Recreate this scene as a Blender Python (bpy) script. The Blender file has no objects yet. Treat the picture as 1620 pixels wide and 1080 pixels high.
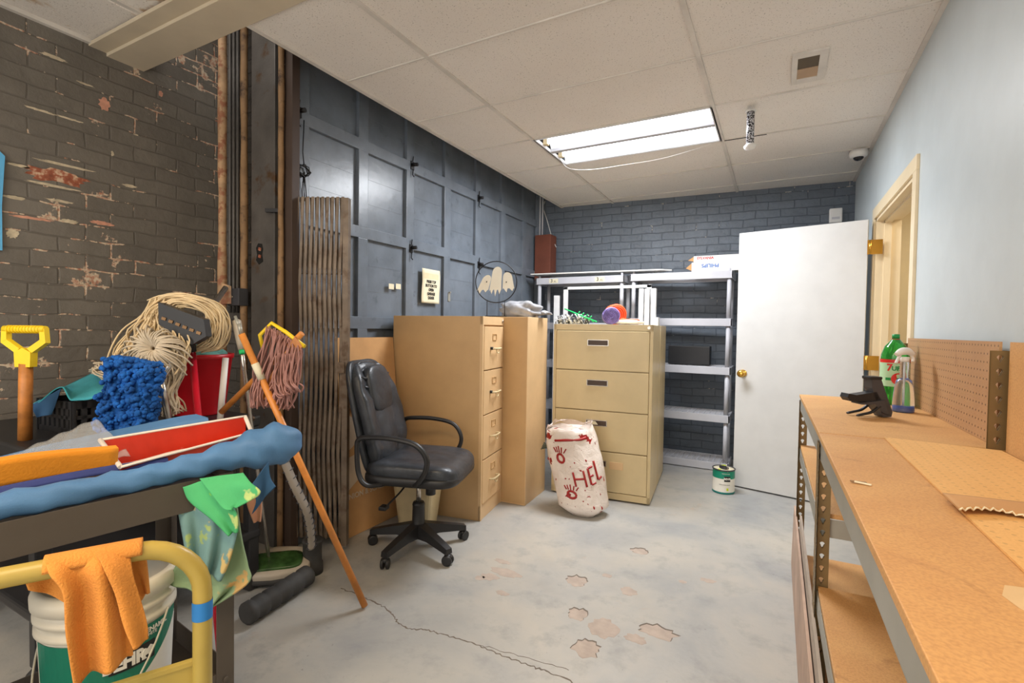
import bpy, bmesh, math, random
from mathutils import Vector, Matrix
from math import sin, cos, pi, radians as rad
random.seed(11)
SC = bpy.context.scene
COL = SC.collection

# ------------------------------------------------------------------ camera
F_PX, YAW, PITCH, ROLL, EYE = 782.4, .49215, -.025866, .015139, 1.26
_F = Vector((-sin(YAW)*cos(PITCH), cos(YAW)*cos(PITCH), sin(PITCH)))
_R0 = Vector((cos(YAW), sin(YAW), 0)); _U0 = _R0.cross(_F)
_R = _R0*cos(ROLL) + _U0*sin(ROLL); _U = -_R0*sin(ROLL) + _U0*cos(ROLL)
CAM = Vector((0, 0, EYE))
cd = bpy.data.cameras.new('camera'); cam = bpy.data.objects.new('camera', cd); COL.objects.link(cam)
cd.sensor_width = 36; cd.lens = F_PX/1620*36; cd.clip_start = .02; cd.clip_end = 60
m = Matrix((_R, _U, -_F)).transposed().to_4x4(); m.translation = CAM
cam.matrix_world = m
SC.camera = cam

# ------------------------------------------------------------------ light and exposure
SC.view_settings.view_transform = 'Standard'
SC.view_settings.look = 'None'
SC.view_settings.gamma = 1
SC.view_settings.use_curve_mapping = False
SC.view_settings.exposure = 0.40
w = bpy.data.worlds.new('world'); SC.world = w; w.use_nodes = True
w.node_tree.nodes['Background'].inputs[0].default_value = (1, .95, .89, 1)
w.node_tree.nodes['Background'].inputs[1].default_value = 2.0
def area(name, loc, sx, sy, power, col, rot=(0, 0, 0)):
    l = bpy.data.lights.new(name, 'AREA'); l.shape = 'RECTANGLE'; l.size = sx; l.size_y = sy
    l.energy = power; l.color = col
    o = bpy.data.objects.new(name, l); COL.objects.link(o); o.location = loc; o.rotation_euler = rot
    return o
area('front_ceiling_lamp', (-.55, -.15, 2.60), 1.15, .55, 25, (1, .76, .48))
area('rear_ceiling_lamp', (-1.6, -1.3, 2.60), 1.15, .55, 26, (1, .86, .70))
area('panel_lamp', (-.99, 3.553, 2.615), 1.1, .5, 56, (.93, .96, 1))
area('hallway_lamp', (1.25, 4.0, 2.3), .5, .5, 7, (1, .88, .68))

def at(x, y, d):        # photo pixel at depth d along the view axis
    return CAM + (_R*((x-810)/F_PX) + _U*((540-y)/F_PX) + _F)*d
def _ray(x, y): return _R*((x-810)/F_PX) + _U*((540-y)/F_PX) + _F
def atz(x, y, z):
    d = _ray(x, y); return CAM + d*((z-EYE)/d.z)
def atx(x, y, X):
    d = _ray(x, y); return CAM + d*(X/d.x)
def aty(x, y, Y):
    d = _ray(x, y); return CAM + d*(Y/d.y)

# ------------------------------------------------------------------ materials
def lin(c):
    return tuple(((v/255)/12.92 if v/255 <= .04045 else ((v/255+.055)/1.055)**2.4) for v in c) + (1,)
MATS = {}
def nodes(name):
    m = bpy.data.materials.new(name); m.use_nodes = True
    return m, m.node_tree, m.node_tree.nodes['Principled BSDF']
def ramp(nt, fac, stops):
    r = nt.nodes.new('ShaderNodeValToRGB'); e = r.color_ramp.elements
    while len(e) > 1: e.remove(e[-1])
    e[0].position, e[0].color = stops[0]
    for p, c in stops[1:]:
        n = e.new(p); n.color = c
    nt.links.new(fac, r.inputs[0]); return r.outputs[0]
def noise(nt, scale, detail=4, rough=.55, vec=None, dist=0):
    n = nt.nodes.new('ShaderNodeTexNoise'); n.inputs['Scale'].default_value = scale
    n.inputs['Detail'].default_value = detail; n.inputs['Roughness'].default_value = rough
    n.inputs['Distortion'].default_value = dist
    if vec is None:
        vec = nt.nodes.new('ShaderNodeTexCoord').outputs['Object']
    nt.links.new(vec, n.inputs['Vector']); return n.outputs[0]
def mixc(nt, fac, a, b, mode='MIX'):
    n = nt.nodes.new('ShaderNodeMix'); n.data_type = 'RGBA'; n.blend_type = mode
    for i, v in ((0, fac), (6, a), (7, b)):
        if isinstance(v, (int, float, tuple)): n.inputs[i].default_value = v
        else: nt.links.new(v, n.inputs[i])
    return n.outputs[2]
def mth(nt, op, a, b=None, c=None):
    n = nt.nodes.new('ShaderNodeMath'); n.operation = op
    for i, v in enumerate((a, b, c)):
        if v is None: continue
        if isinstance(v, (int, float)): n.inputs[i].default_value = v
        else: nt.links.new(v, n.inputs[i])
    return n.outputs[0]
def bump(nt, bs, h, strength=.3, dist=.01):
    b = nt.nodes.new('ShaderNodeBump'); b.inputs['Strength'].default_value = strength
    b.inputs['Distance'].default_value = dist
    nt.links.new(h, b.inputs['Height']); nt.links.new(b.outputs[0], bs.inputs['Normal']); return b
def mat(name, col, rough=.5, metal=0, var=.06, scale=6, bmp=0, bscale=60, col2=None, thr=.6, soft=.06, s2=None,
        trans=0, alpha=1, emit=0, coat=0, sheen=0, ior=1.45):
    if name in MATS: return MATS[name]
    m, nt, b = nodes(name); MATS[name] = m
    c = lin(col)
    b.inputs['Roughness'].default_value = rough; b.inputs['Metallic'].default_value = metal
    b.inputs['IOR'].default_value = ior
    n = noise(nt, scale, 5)
    lo = tuple(v*(1-var*2) for v in c[:3])+(1,); hi = tuple(min(1, v*(1+var*2)) for v in c[:3])+(1,)
    out = ramp(nt, n, [(.3, lo), (.7, hi)])
    if col2:
        n2 = noise(nt, s2 or scale*1.7, 6, .6)
        f = ramp(nt, n2, [(thr-soft, (0, 0, 0, 1)), (thr+soft, (1, 1, 1, 1))])
        out = mixc(nt, f, out, lin(col2))
    nt.links.new(out, b.inputs['Base Color'])
    if bmp: bump(nt, b, noise(nt, bscale, 4), bmp, .004)
    if trans: b.inputs['Transmission Weight'].default_value = trans
    if alpha < 1: b.inputs['Alpha'].default_value = alpha
    if coat: b.inputs['Coat Weight'].default_value = coat
    if sheen: b.inputs['Sheen Weight'].default_value = sheen
    if emit:
        b.inputs['Emission Color'].default_value = c; b.inputs['Emission Strength'].default_value = emit
    return m

def wall_vec(nt, plane):
    tc = nt.nodes.new('ShaderNodeTexCoord').outputs['Object']
    s = nt.nodes.new('ShaderNodeSeparateXYZ'); nt.links.new(tc, s.inputs[0])
    c = nt.nodes.new('ShaderNodeCombineXYZ')
    nt.links.new(s.outputs[1 if plane == 'x' else 0], c.inputs[0]); nt.links.new(s.outputs[2], c.inputs[1])
    return c.outputs[0], tc
def brick_mat(name, plane, base, base2, mortar, chip, chip_thr, rough, bmp=.7, mottle=None):
    m, nt, b = nodes(name)
    v, tc = wall_vec(nt, plane)
    # wobble the courses slightly
    nv = nt.nodes.new('ShaderNodeTexNoise'); nv.inputs['Scale'].default_value = 5; nv.inputs['Detail'].default_value = 3
    nt.links.new(tc, nv.inputs['Vector'])
    sub = nt.nodes.new('ShaderNodeVectorMath'); sub.operation = 'SUBTRACT'; sub.inputs[1].default_value = (.5, .5, .5)
    nt.links.new(nv.outputs[1], sub.inputs[0])
    sc = nt.nodes.new('ShaderNodeVectorMath'); sc.operation = 'SCALE'; sc.inputs['Scale'].default_value = .034
    nt.links.new(sub.outputs[0], sc.inputs[0])
    ad = nt.nodes.new('ShaderNodeVectorMath'); ad.operation = 'ADD'
    nt.links.new(v, ad.inputs[0]); nt.links.new(sc.outputs[0], ad.inputs[1])
    br = nt.nodes.new('ShaderNodeTexBrick'); nt.links.new(ad.outputs[0], br.inputs['Vector'])
    br.inputs['Scale'].default_value = 1; br.inputs['Brick Width'].default_value = .215
    br.inputs['Row Height'].default_value = .076; br.inputs['Mortar Size'].default_value = .0055
    br.inputs['Mortar Smooth'].default_value = .55
    br.inputs['Color1'].default_value = lin(base); br.inputs['Color2'].default_value = lin(base2)
    br.inputs['Mortar'].default_value = lin(mortar)
    n1 = noise(nt, 9, 6, .65, tc); n2 = noise(nt, 2.1, 4, .5, tc); n3 = noise(nt, 60, 3, .6, tc)
    col = br.outputs['Color']
    col = mixc(nt, ramp(nt, noise(nt, 3.2, 7, .7, tc), [(.42, (0, 0, 0, 1)), (.62, (.55, .55, .55, 1))]), col, lin(tuple(v*.78 for v in base)))
    if mottle:
        col = mixc(nt, mth(nt, 'MULTIPLY', n1, .5), col, lin(mottle))
    # chipped paint follows the joints
    mf = mth(nt, 'MULTIPLY', br.outputs['Fac'], .075)
    s = mth(nt, 'ADD', mth(nt, 'ADD', mth(nt, 'MULTIPLY', n1, .62), mth(nt, 'MULTIPLY', n2, .42)), mf)
    s = mth(nt, 'ADD', s, mth(nt, 'MULTIPLY', n3, .05))
    f = ramp(nt, s, [(chip_thr, (0, 0, 0, 1)), (chip_thr+.012, (1, 1, 1, 1))])
    col = mixc(nt, f, col, ramp(nt, n3, [(.35, lin(chip)), (.62, lin((206, 190, 166)))]))
    nt.links.new(col, b.inputs['Base Color']); b.inputs['Roughness'].default_value = rough
    h = mth(nt, 'ADD', mth(nt, 'MULTIPLY', br.outputs['Fac'], -1), mth(nt, 'MULTIPLY', noise(nt, 16, 5, .65, tc), 1.1))
    h = mth(nt, 'ADD', h, mth(nt, 'MULTIPLY', n3, .18))
    bump(nt, b, h, bmp, .012)
    return m
def ceil_mat():
    m, nt, b = nodes('ceiling_tile')
    tc = nt.nodes.new('ShaderNodeTexCoord').outputs['Object']
    n = noise(nt, 150, 2, .5, tc); n2 = noise(nt, 1.3, 3, .5, tc)
    base = ramp(nt, n2, [(.3, lin((226, 219, 211))), (.7, lin((234, 228, 221)))])
    sp = nt.nodes.new('ShaderNodeSeparateXYZ'); nt.links.new(tc, sp.inputs[0])
    near = mth(nt, 'LESS_THAN', sp.outputs[1], 1.28)
    st = ramp(nt, noise(nt, 2.3, 5, .6, tc, .8), [(.50, (0, 0, 0, 1)), (.56, (.75, .75, .75, 1)), (.66, (.25, .25, .25, 1))])
    base = mixc(nt, mth(nt, 'MULTIPLY', near, st), base, lin((176, 136, 82)))
    f = ramp(nt, n, [(.30, (1, 1, 1, 1)), (.37, (0, 0, 0, 1))])
    nt.links.new(mixc(nt, mth(nt, 'MULTIPLY', f, .55), base, lin((120, 108, 92))), b.inputs['Base Color'])
    b.inputs['Roughness'].default_value = .95; bump(nt, b, n, .35, .004); return m
def floor_mat():
    m, nt, b = nodes('painted_concrete')
    tc = nt.nodes.new('ShaderNodeTexCoord').outputs['Object']
    n1 = noise(nt, 1.4, 6, .6, tc, .4); n2 = noise(nt, 7, 7, .65, tc); n3 = noise(nt, 45, 4, .6, tc); n4 = noise(nt, 2.6, 5, .7, tc, 1.2)
    c = ramp(nt, n1, [(.32, lin((144, 146, 148))), (.5, lin((168, 166, 161))), (.68, lin((182, 176, 165)))])
    c = mixc(nt, ramp(nt, n2, [(.52, (0, 0, 0, 1)), (.68, (.45, .45, .45, 1))]), c, lin((134, 134, 133)))
    c = mixc(nt, ramp(nt, n4, [(.64, (0, 0, 0, 1)), (.70, (.4, .4, .4, 1))]), c, lin((176, 152, 132)))
    c = mixc(nt, ramp(nt, n3, [(.68, (0, 0, 0, 1)), (.74, (.5, .5, .5, 1))]), c, lin((96, 92, 86)))
    nt.links.new(c, b.inputs['Base Color'])
    nt.links.new(ramp(nt, n2, [(.3, (.34, .34, .34, 1)), (.7, (.6, .6, .6, 1))]), b.inputs['Roughness'])
    bump(nt, b, mth(nt, 'ADD', n2, mth(nt, 'MULTIPLY', n3, .3)), .22, .008); return m
def board_mat(name, c1, c2, dark, peg=None):
    m, nt, b = nodes(name)
    tc = nt.nodes.new('ShaderNodeTexCoord').outputs['Object']
    n1 = noise(nt, 2.2, 6, .62, tc, .6); n2 = noise(nt, 210, 2, .5, tc); n3 = noise(nt, 5.2, 7, .7, tc, 1.4)
    c = ramp(nt, n1, [(.3, lin(c1)), (.7, lin(c2))])
    c = mixc(nt, ramp(nt, n2, [(.4, (0, 0, 0, 1)), (.7, (.28, .28, .28, 1))]), c, lin(dark))
    c = mixc(nt, ramp(nt, n3, [(.60, (0, 0, 0, 1)), (.72, (.5, .5, .5, 1))]), c, lin(dark))
    if peg:
        s = nt.nodes.new('ShaderNodeSeparateXYZ'); nt.links.new(tc, s.inputs[0])
        def cell(o): return mth(nt, 'SUBTRACT', mth(nt, 'FRACT', mth(nt, 'MULTIPLY', o, 1/.0254)), .5)
        a = cell(s.outputs[peg[0]]); d = cell(s.outputs[peg[1]])
        r = mth(nt, 'ADD', mth(nt, 'MULTIPLY', a, a), mth(nt, 'MULTIPLY', d, d))
        f = mth(nt, 'LESS_THAN', r, .017)
        c = mixc(nt, mth(nt, 'MULTIPLY', f, peg[2]), c, lin((70, 46, 26)))
    nt.links.new(c, b.inputs['Base Color']); b.inputs['Roughness'].default_value = .62
    bump(nt, b, n2, .12, .002); return m
def splat_mat(name, base, spots, scale=9, thr=.64, rough=.8):
    m, nt, b = nodes(name); MATS[name] = m
    n = noise(nt, 5, 4); c = lin(base)
    out = ramp(nt, n, [(.3, tuple(v*.82 for v in c[:3])+(1,)), (.7, tuple(min(1, v*1.15) for v in c[:3])+(1,))])
    for i, s in enumerate(spots):
        mp = nt.nodes.new('ShaderNodeMapping'); mp.inputs['Location'].default_value = (3.1*i+.7, 1.7*i, 5.3*i)
        nt.links.new(nt.nodes.new('ShaderNodeTexCoord').outputs['Object'], mp.inputs['Vector'])
        out = mixc(nt, ramp(nt, noise(nt, scale, 4, .6, mp.outputs[0]), [(thr, (0, 0, 0, 1)), (thr+.03, (1, 1, 1, 1))]), out, lin(s))
    nt.links.new(out, b.inputs['Base Color']); b.inputs['Roughness'].default_value = rough
    bump(nt, b, noise(nt, 300, 2), .3, .002)
    return m
def leather_mat():
    m, nt, b = nodes('black_leather')
    n = noise(nt, 9, 5, .6); n2 = noise(nt, 17, 2, .45, None, .8)
    nt.links.new(ramp(nt, n, [(.3, lin((36, 39, 44))), (.7, lin((60, 65, 73)))]), b.inputs['Base Color'])
    b.inputs['Roughness'].default_value = .38
    bump(nt, b, n2, .5, .008); return m
def bag_mat():
    m, nt, b = nodes('printed_bag_plastic')
    tc = nt.nodes.new('ShaderNodeTexCoord').outputs['Object']
    c = ramp(nt, noise(nt, 6, 3, .5, tc), [(.3, lin((214, 200, 190))), (.7, lin((236, 226, 218)))])
    c = mixc(nt, ramp(nt, noise(nt, 11, 3, .6, tc), [(.635, (0, 0, 0, 1)), (.65, (1, 1, 1, 1))]), c, lin((150, 26, 22)))
    c = mixc(nt, ramp(nt, noise(nt, 38, 2, .6, tc), [(.70, (0, 0, 0, 1)), (.72, (1, 1, 1, 1))]), c, lin((140, 40, 34)))
    nt.links.new(c, b.inputs['Base Color']); b.inputs['Roughness'].default_value = .3
    bump(nt, b, noise(nt, 14, 4, .6, tc, 1), .5, .02); return m

BRICK_L = brick_mat('grey_painted_brick', 'x', (118, 112, 103), (108, 102, 94), (100, 94, 86), (172, 116, 92), .645, .62, .45)
BRICK_P = brick_mat('dark_painted_brick', 'y', (92, 86, 80), (82, 77, 72), (70, 65, 60), (140, 100, 80), .70, .6)
BRICK_B = brick_mat('slate_blue_brick', 'y', (104, 113, 124), (95, 104, 115), (84, 92, 102), (150, 160, 172), .705, .45, .6)
CEIL = ceil_mat(); FLOOR = floor_mat()
PART = board_mat('particle_board', (196, 144, 88), (216, 168, 106), (136, 90, 50))
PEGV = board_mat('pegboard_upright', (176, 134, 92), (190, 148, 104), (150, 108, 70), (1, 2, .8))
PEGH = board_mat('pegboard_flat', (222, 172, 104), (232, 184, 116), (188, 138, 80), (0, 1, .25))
TEE = mat('ceiling_grid_paint', (212, 206, 198), .6)
WALLW = mat('pale_blue_wall_paint', (196, 205, 208), .45, var=.02, bmp=.08, bscale=40)
CREAM = mat('cream_trim_paint', (232, 214, 180), .4, var=.02)
BEAMP = mat('beige_drywall', (202, 188, 164), .8, var=.03)
DOORW = mat('white_door_paint', (204, 204, 203), .35, var=.02)
SLATE = mat('slate_blue_gloss_paint', (108, 116, 126), .28, var=.08, bmp=.25, bscale=14, col2=(90, 98, 108), thr=.66)
DARKM = mat('dark_painted_metal', (96, 92, 88), .42, .3, var=.12, col2=(88, 66, 46), thr=.66, bmp=.2)
RUST = mat('peeling_pipe_paint', (170, 138, 104), .7, var=.15, scale=14, col2=(142, 92, 66), thr=.55, bmp=.5, bscale=30)
OCHRE = mat('rusty_ochre_pipe', (136, 106, 74), .7, var=.15, col2=(60, 44, 34), thr=.6, bmp=.4)
GATEM = mat('brown_gate_steel', (116, 102, 88), .5, .3, var=.15, scale=9, col2=(96, 78, 62), thr=.58)
BLACKM = mat('black_iron', (34, 33, 34), .45, .4)
BLACKP = mat('black_plastic', (36, 36, 38), .42, var=.1)
CHARC = mat('charcoal_plastic', (66, 66, 70), .4)
LEATH = leather_mat()
CHROME = mat('brushed_chrome', (190, 184, 176), .25, .9)
STEEL = mat('galvanised_steel', (158, 156, 146), .42, .35, var=.05)
BRONZE = mat('bronze_angle_steel', (128, 106, 70), .45, .4, var=.08)
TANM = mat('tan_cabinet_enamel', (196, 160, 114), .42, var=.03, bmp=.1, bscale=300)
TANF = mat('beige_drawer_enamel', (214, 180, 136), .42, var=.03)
PUTTY = mat('putty_cabinet_enamel', (204, 184, 142), .36, var=.03, bmp=.08, bscale=300)
PUTTYS = PUTTY
CARD = mat('kraft_cardboard', (196, 150, 100), .85, var=.06, bmp=.1)
CARDW = mat('cardboard_pale_print', (206, 186, 160), .8)
GREYP = mat('grey_shelf_plastic', (190, 190, 196), .45, var=.03)
WHITEP = mat('white_plastic', (226, 224, 220), .4, var=.02)
WHITEM = mat('white_metal', (222, 222, 222), .35)
RED = mat('red_plastic', (196, 24, 34), .35, var=.08)
MAG = mat('red_enamel_pole', (206, 30, 52), .25)
YEL = mat('yellow_plastic', (236, 202, 34), .4)
OLIVE = mat('mustard_tube_paint', (176, 152, 74), .35, var=.06, col2=(110, 92, 50), thr=.72, soft=.01, s2=40)
WOODO = mat('orange_varnished_wood', (206, 132, 62), .38, var=.12, scale=12)
WOODB = mat('brown_stained_wood', (176, 112, 52), .45, var=.2, scale=16)
YARN = mat('natural_cotton_yarn', (216, 194, 156), .95, var=.1)
YARNG = mat('grey_cotton_yarn', (196, 182, 160), .95, var=.1)
MAUVE = mat('mauve_cotton_yarn', (166, 122, 114), .95, var=.12)
BLUEF = mat('royal_blue_chenille', (20, 84, 158), .95, var=.25, scale=22, bmp=.8, bscale=60)
TEAL = mat('teal_microfiber', (58, 146, 158), .95, var=.1, bmp=.4, bscale=200)
TEALD = mat('dark_blue_cloth_lining', (46, 82, 118), .95)
BLUET = splat_mat('blue_drop_cloth', (78, 122, 166), [(214, 130, 120)], 10, .74, .6)
ORANGE = mat('orange_terry_cloth', (212, 138, 60), .95, var=.08, bmp=.6, bscale=260)
ORFELT = mat('orange_felt', (218, 138, 34), .95, var=.06, bmp=.3, bscale=200)
GREEN = splat_mat('green_paint_stained_cloth', (72, 172, 108), [(112, 186, 84), (176, 196, 120)], 9, .62)
BGREEN = splat_mat('blue_green_stained_cloth', (112, 148, 146), [(150, 170, 104), (196, 170, 110)], 9, .6)
PGREEN = splat_mat('pale_green_stained_cloth', (140, 166, 128), [(120, 150, 140), (196, 160, 100)], 9, .6)
REDO = mat('red_orange_tray_plastic', (188, 46, 24), .35, var=.12, col2=(226, 206, 190), thr=.70, s2=12)
PCRUST = mat('dried_white_paint', (222, 210, 196), .7, var=.06, bmp=.5, bscale=40, col2=(206, 96, 66), thr=.68)
CLEARB = mat('clear_plastic_film', (206, 206, 204), .12, alpha=.26, bmp=.5, bscale=14, var=.02)
CARTG = mat('charcoal_cart_enamel', (92, 84, 76), .5, .2, var=.05, bmp=.1)
OLIVEP = OLIVE
BUCKW = mat('white_bucket_plastic', (222, 214, 196), .4, var=.05, col2=(180, 164, 136), thr=.7)
LABG = mat('green_paint_label', (22, 120, 96), .4)
LABK = mat('black_label_print', (24, 24, 24), .4)
LABW = mat('white_label_print', (230, 228, 220), .5)
BRASS = mat('polished_brass', (216, 170, 82), .2, .9)
RUBG = mat('sweeper_grey_plastic', (176, 166, 150), .4)
SWG = mat('sweeper_green_window', (52, 82, 40), .2, var=.3, scale=14)
HOSE = mat('grey_ribbed_hose', (138, 130, 120), .5, var=.08)
RUBB = mat('black_rubber', (58, 57, 56), .7, var=.12, bmp=.3)
BINB = mat('beige_bin_plastic', (208, 190, 150), .45)
PAPER = mat('cream_paper', (224, 216, 188), .8, var=.02)
INK = mat('dark_ink', (50, 46, 44), .8)
GHOST = mat('white_painted_ghost_metal', (222, 216, 200), .5, var=.03)
SILV = mat('grey_translucent_bag', (168, 168, 172), .22, alpha=.85, bmp=.5, bscale=20)
PURP = mat('purple_ribbon_mesh', (128, 110, 170), .6, var=.25, scale=30)
ORNG = mat('bright_orange_mesh', (240, 90, 44), .6)
NEONG = mat('bright_green_plastic', (40, 200, 110), .4)
BLKW = mat('black_white_fringe', (58, 60, 60), .6, col2=(220, 220, 220), thr=.5, soft=.02, s2=40)
BRNP = mat('rust_brown_board', (112, 62, 46), .6, var=.08)
SIGNB = mat('light_blue_sign', (96, 176, 224), .6)
GREENB = mat('clear_green_plastic', (70, 206, 84), .08, trans=.75, var=.02)
CLEARP = mat('clear_pet_plastic', (232, 236, 240), .06, trans=.92, var=.01)
BLUEL = mat('blue_cleaning_liquid', (10, 90, 190), .15)
LABP = mat('pale_green_bottle_label', (176, 214, 176), .45)
LABR = mat('red_bottle_label', (208, 44, 36), .45)
LABV = mat('green_bottle_label_print', (24, 140, 70), .45)
GLOW = mat('fluorescent_tube_glow', (250, 252, 255), .3, emit=5)
LENS = mat('lit_troffer_reflector', (226, 230, 238), .3, emit=.45)
GAPM = mat('dark_gap_inside', (24, 22, 20), .9)
TOPSTAIN = mat('dried_paint_patch', (214, 182, 136), .7, var=.06)
FLPATCH = mat('bare_concrete_patch', (176, 161, 149), .8, var=.06, scale=20)
FLCRACK = mat('crack_dirt', (112, 102, 92), .9)
CHIPR = mat('bare_red_brick', (158, 92, 68), .85, var=.2, scale=30, col2=(206, 178, 150), thr=.56, s2=30, bmp=.5)
FRINGE = mat('speckled_black_silver', (200, 200, 206), .25, .2, col2=(16, 16, 18), thr=.5, soft=.01, s2=110)
BLOOD = mat('blood_red_print', (152, 26, 22), .35)
BAGM = bag_mat()
REDL = mat('red_brand_print', (196, 50, 48), .5)
BLUP = mat('blue_brand_print', (26, 96, 176), .5)
LIME = mat('lime_spilled_paint', (196, 214, 40), .4)
SMOKE = mat('smoked_dome_plastic', (30, 30, 34), .1)
BTAPE = mat('blue_masking_tape', (40, 120, 190), .6)

# ------------------------------------------------------------------ mesh builder
class MB:
    def __init__(s): s.bm = bmesh.new(); s.sm = False
    def _m(s, vs, M): bmesh.ops.transform(s.bm, matrix=M, verts=vs)
    def box(s, c, d, rot=None, bev=0, seg=2):
        r = bmesh.ops.create_cube(s.bm, size=1); vs = r['verts']
        s._m(vs, Matrix.Diagonal((d[0], d[1], d[2], 1)))
        if bev:
            es = list({e for v in vs for e in v.link_edges})
            rr = bmesh.ops.bevel(s.bm, geom=es, offset=min(bev, min(d)*.45), segments=seg, affect='EDGES', profile=.6)
            vs = list({v for f in rr['faces'] for v in f.verts} | {v for v in vs if v.is_valid})
            vs = [v for v in vs if v.is_valid]
        M = Matrix.Translation(Vector(c))
        if rot is not None:
            M = M @ (rot if isinstance(rot, Matrix) else (Matrix.Rotation(rot[2], 4, 'Z') @ Matrix.Rotation(rot[1], 4, 'Y') @ Matrix.Rotation(rot[0], 4, 'X')))
        s._m(vs, M); return s
    def b2(s, lo, hi, bev=0):
        return s.box([(a+b)/2 for a, b in zip(lo, hi)], [abs(b-a) for a, b in zip(lo, hi)], None, bev)
    def tube(s, pts, r, n=10, cap=True, closed=False, flat=1.0):
        pts = [Vector(p) for p in pts]; N = len(pts)
        rs = r if isinstance(r, (list, tuple)) else [r]*N
        rings = []; up = None
        for i, p in enumerate(pts):
            a = pts[(i-1) % N] if (closed or i > 0) else p
            b = pts[(i+1) % N] if (closed or i < N-1) else p
            t = (b-a).normalized() if (b-a).length > 1e-9 else Vector((0, 0, 1))
            if up is None:
                up = Vector((0, 0, 1)) if abs(t.z) < .9 else Vector((1, 0, 0))
            x = up.cross(t)
            if x.length < 1e-6: x = Vector((0, 1, 0)).cross(t)
            x.normalize(); y = t.cross(x); up = y
            rings.append([s.bm.verts.new(p + (x*cos(2*pi*k/n) + y*sin(2*pi*k/n)*flat)*rs[i]) for k in range(n)])
        M = N if closed else N-1
        for i in range(M):
            A, B = rings[i], rings[(i+1) % N]
            for k in range(n):
                f = s.bm.faces.new((A[k], A[(k+1) % n], B[(k+1) % n], B[k])); f.smooth = True
        if cap and not closed:
            s.bm.faces.new(rings[0][::-1]); s.bm.faces.new(rings[-1])
        return s
    def rod(s, a, b, r, r2=None, n=14): return s.tube([a, b], [r, r if r2 is None else r2], n)
    def lathe(s, prof, c=(0, 0, 0), n=28, M=None, cap=(True, True), sx=1, sy=1, a0=0, a1=2*pi):
        full = abs(a1-a0-2*pi) < 1e-6; K = n if full else n+1; rings = []
        for r, z in prof:
            ring = []
            for k in range(K):
                a = a0+(a1-a0)*k/n
                v = Vector((r*cos(a)*sx, r*sin(a)*sy, z))
                v = (M @ v) if M is not None else v
                ring.append(s.bm.verts.new(v+Vector(c)))
            rings.append(ring)
        for i in range(len(prof)-1):
            for k in range(n):
                k2 = (k+1) % K
                f = s.bm.faces.new((rings[i][k], rings[i][k2], rings[i+1][k2], rings[i+1][k])); f.smooth = True
        if full:
            if cap[0] and prof[0][0] > 1e-5: s.bm.faces.new(rings[0][::-1])
            if cap[1] and prof[-1][0] > 1e-5: s.bm.faces.new(rings[-1])
        return s
    def prism(s, pts, off):   # closed polygon of 3D points, extruded by off
        off = Vector(off); A = [s.bm.verts.new(Vector(p)) for p in pts]; B = [s.bm.verts.new(Vector(p)+off) for p in pts]
        n = len(A)
        s.bm.faces.new(A[::-1]); s.bm.faces.new(B)
        for i in range(n): s.bm.faces.new((A[i], A[(i+1) % n], B[(i+1) % n], B[i]))
        return s
    def sheet(s, fn, nu, nv, thick=.003, closed_u=False):
        P = [[Vector(fn(i/nu, j/nv)) for j in range(nv+1)] for i in range(nu+1)]
        def nrm(i, j):
            a = P[min(i+1, nu)][j]-P[max(i-1, 0)][j]; b = P[i][min(j+1, nv)]-P[i][max(j-1, 0)]
            c = a.cross(b); return c.normalized() if c.length > 1e-12 else Vector((0, 0, 1))
        A = [[s.bm.verts.new(P[i][j]+nrm(i, j)*thick/2) for j in range(nv+1)] for i in range(nu+1)]
        B = [[s.bm.verts.new(P[i][j]-nrm(i, j)*thick/2) for j in range(nv+1)] for i in range(nu+1)]
        for i in range(nu):
            for j in range(nv):
                f = s.bm.faces.new((A[i][j], A[i+1][j], A[i+1][j+1], A[i][j+1])); f.smooth = True
                f = s.bm.faces.new((B[i][j], B[i][j+1], B[i+1][j+1], B[i+1][j])); f.smooth = True
        for i in range(nu):
            s.bm.faces.new((A[i][0], B[i][0], B[i+1][0], A[i+1][0])); s.bm.faces.new((A[i][nv], A[i+1][nv], B[i+1][nv], B[i][nv]))
        for j in range(nv):
            s.bm.faces.new((A[0][j], A[0][j+1], B[0][j+1], B[0][j])); s.bm.faces.new((A[nu][j], B[nu][j], B[nu][j+1], A[nu][j+1]))
        return s
    def blob(s, c, d, e=1, nu=24, nv=16, M=None, fn=None, e2=None):   # superellipsoid, half sizes d
        e2 = e if e2 is None else e2
        def pw(v, k): return math.copysign(abs(v)**k, v)
        rings = []
        for j in range(1, nv):
            ph = -pi/2+pi*j/nv; ring = []
            for i in range(nu):
                th = 2*pi*i/nu
                v = Vector((d[0]*pw(cos(ph), e)*pw(cos(th), e2), d[1]*pw(cos(ph), e)*pw(sin(th), e2), d[2]*pw(sin(ph), e)))
                if fn: v = Vector(fn(v))
                if M is not None: v = M @ v
                ring.append(s.bm.verts.new(v+Vector(c)))
            rings.append(ring)
        ends = []
        for sg in (-1, 1):
            v = Vector((0, 0, sg*d[2]))
            if fn: v = Vector(fn(v))
            if M is not None: v = M @ v
            ends.append(s.bm.verts.new(v+Vector(c)))
        for j in range(len(rings)-1):
            for i in range(nu):
                f = s.bm.faces.new((rings[j][i], rings[j][(i+1) % nu], rings[j+1][(i+1) % nu], rings[j+1][i])); f.smooth = True
        for i in range(nu):
            f = s.bm.faces.new((ends[0], rings[0][(i+1) % nu], rings[0][i])); f.smooth = True
            f = s.bm.faces.new((ends[1], rings[-1][i], rings[-1][(i+1) % nu])); f.smooth = True
        return s
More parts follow.
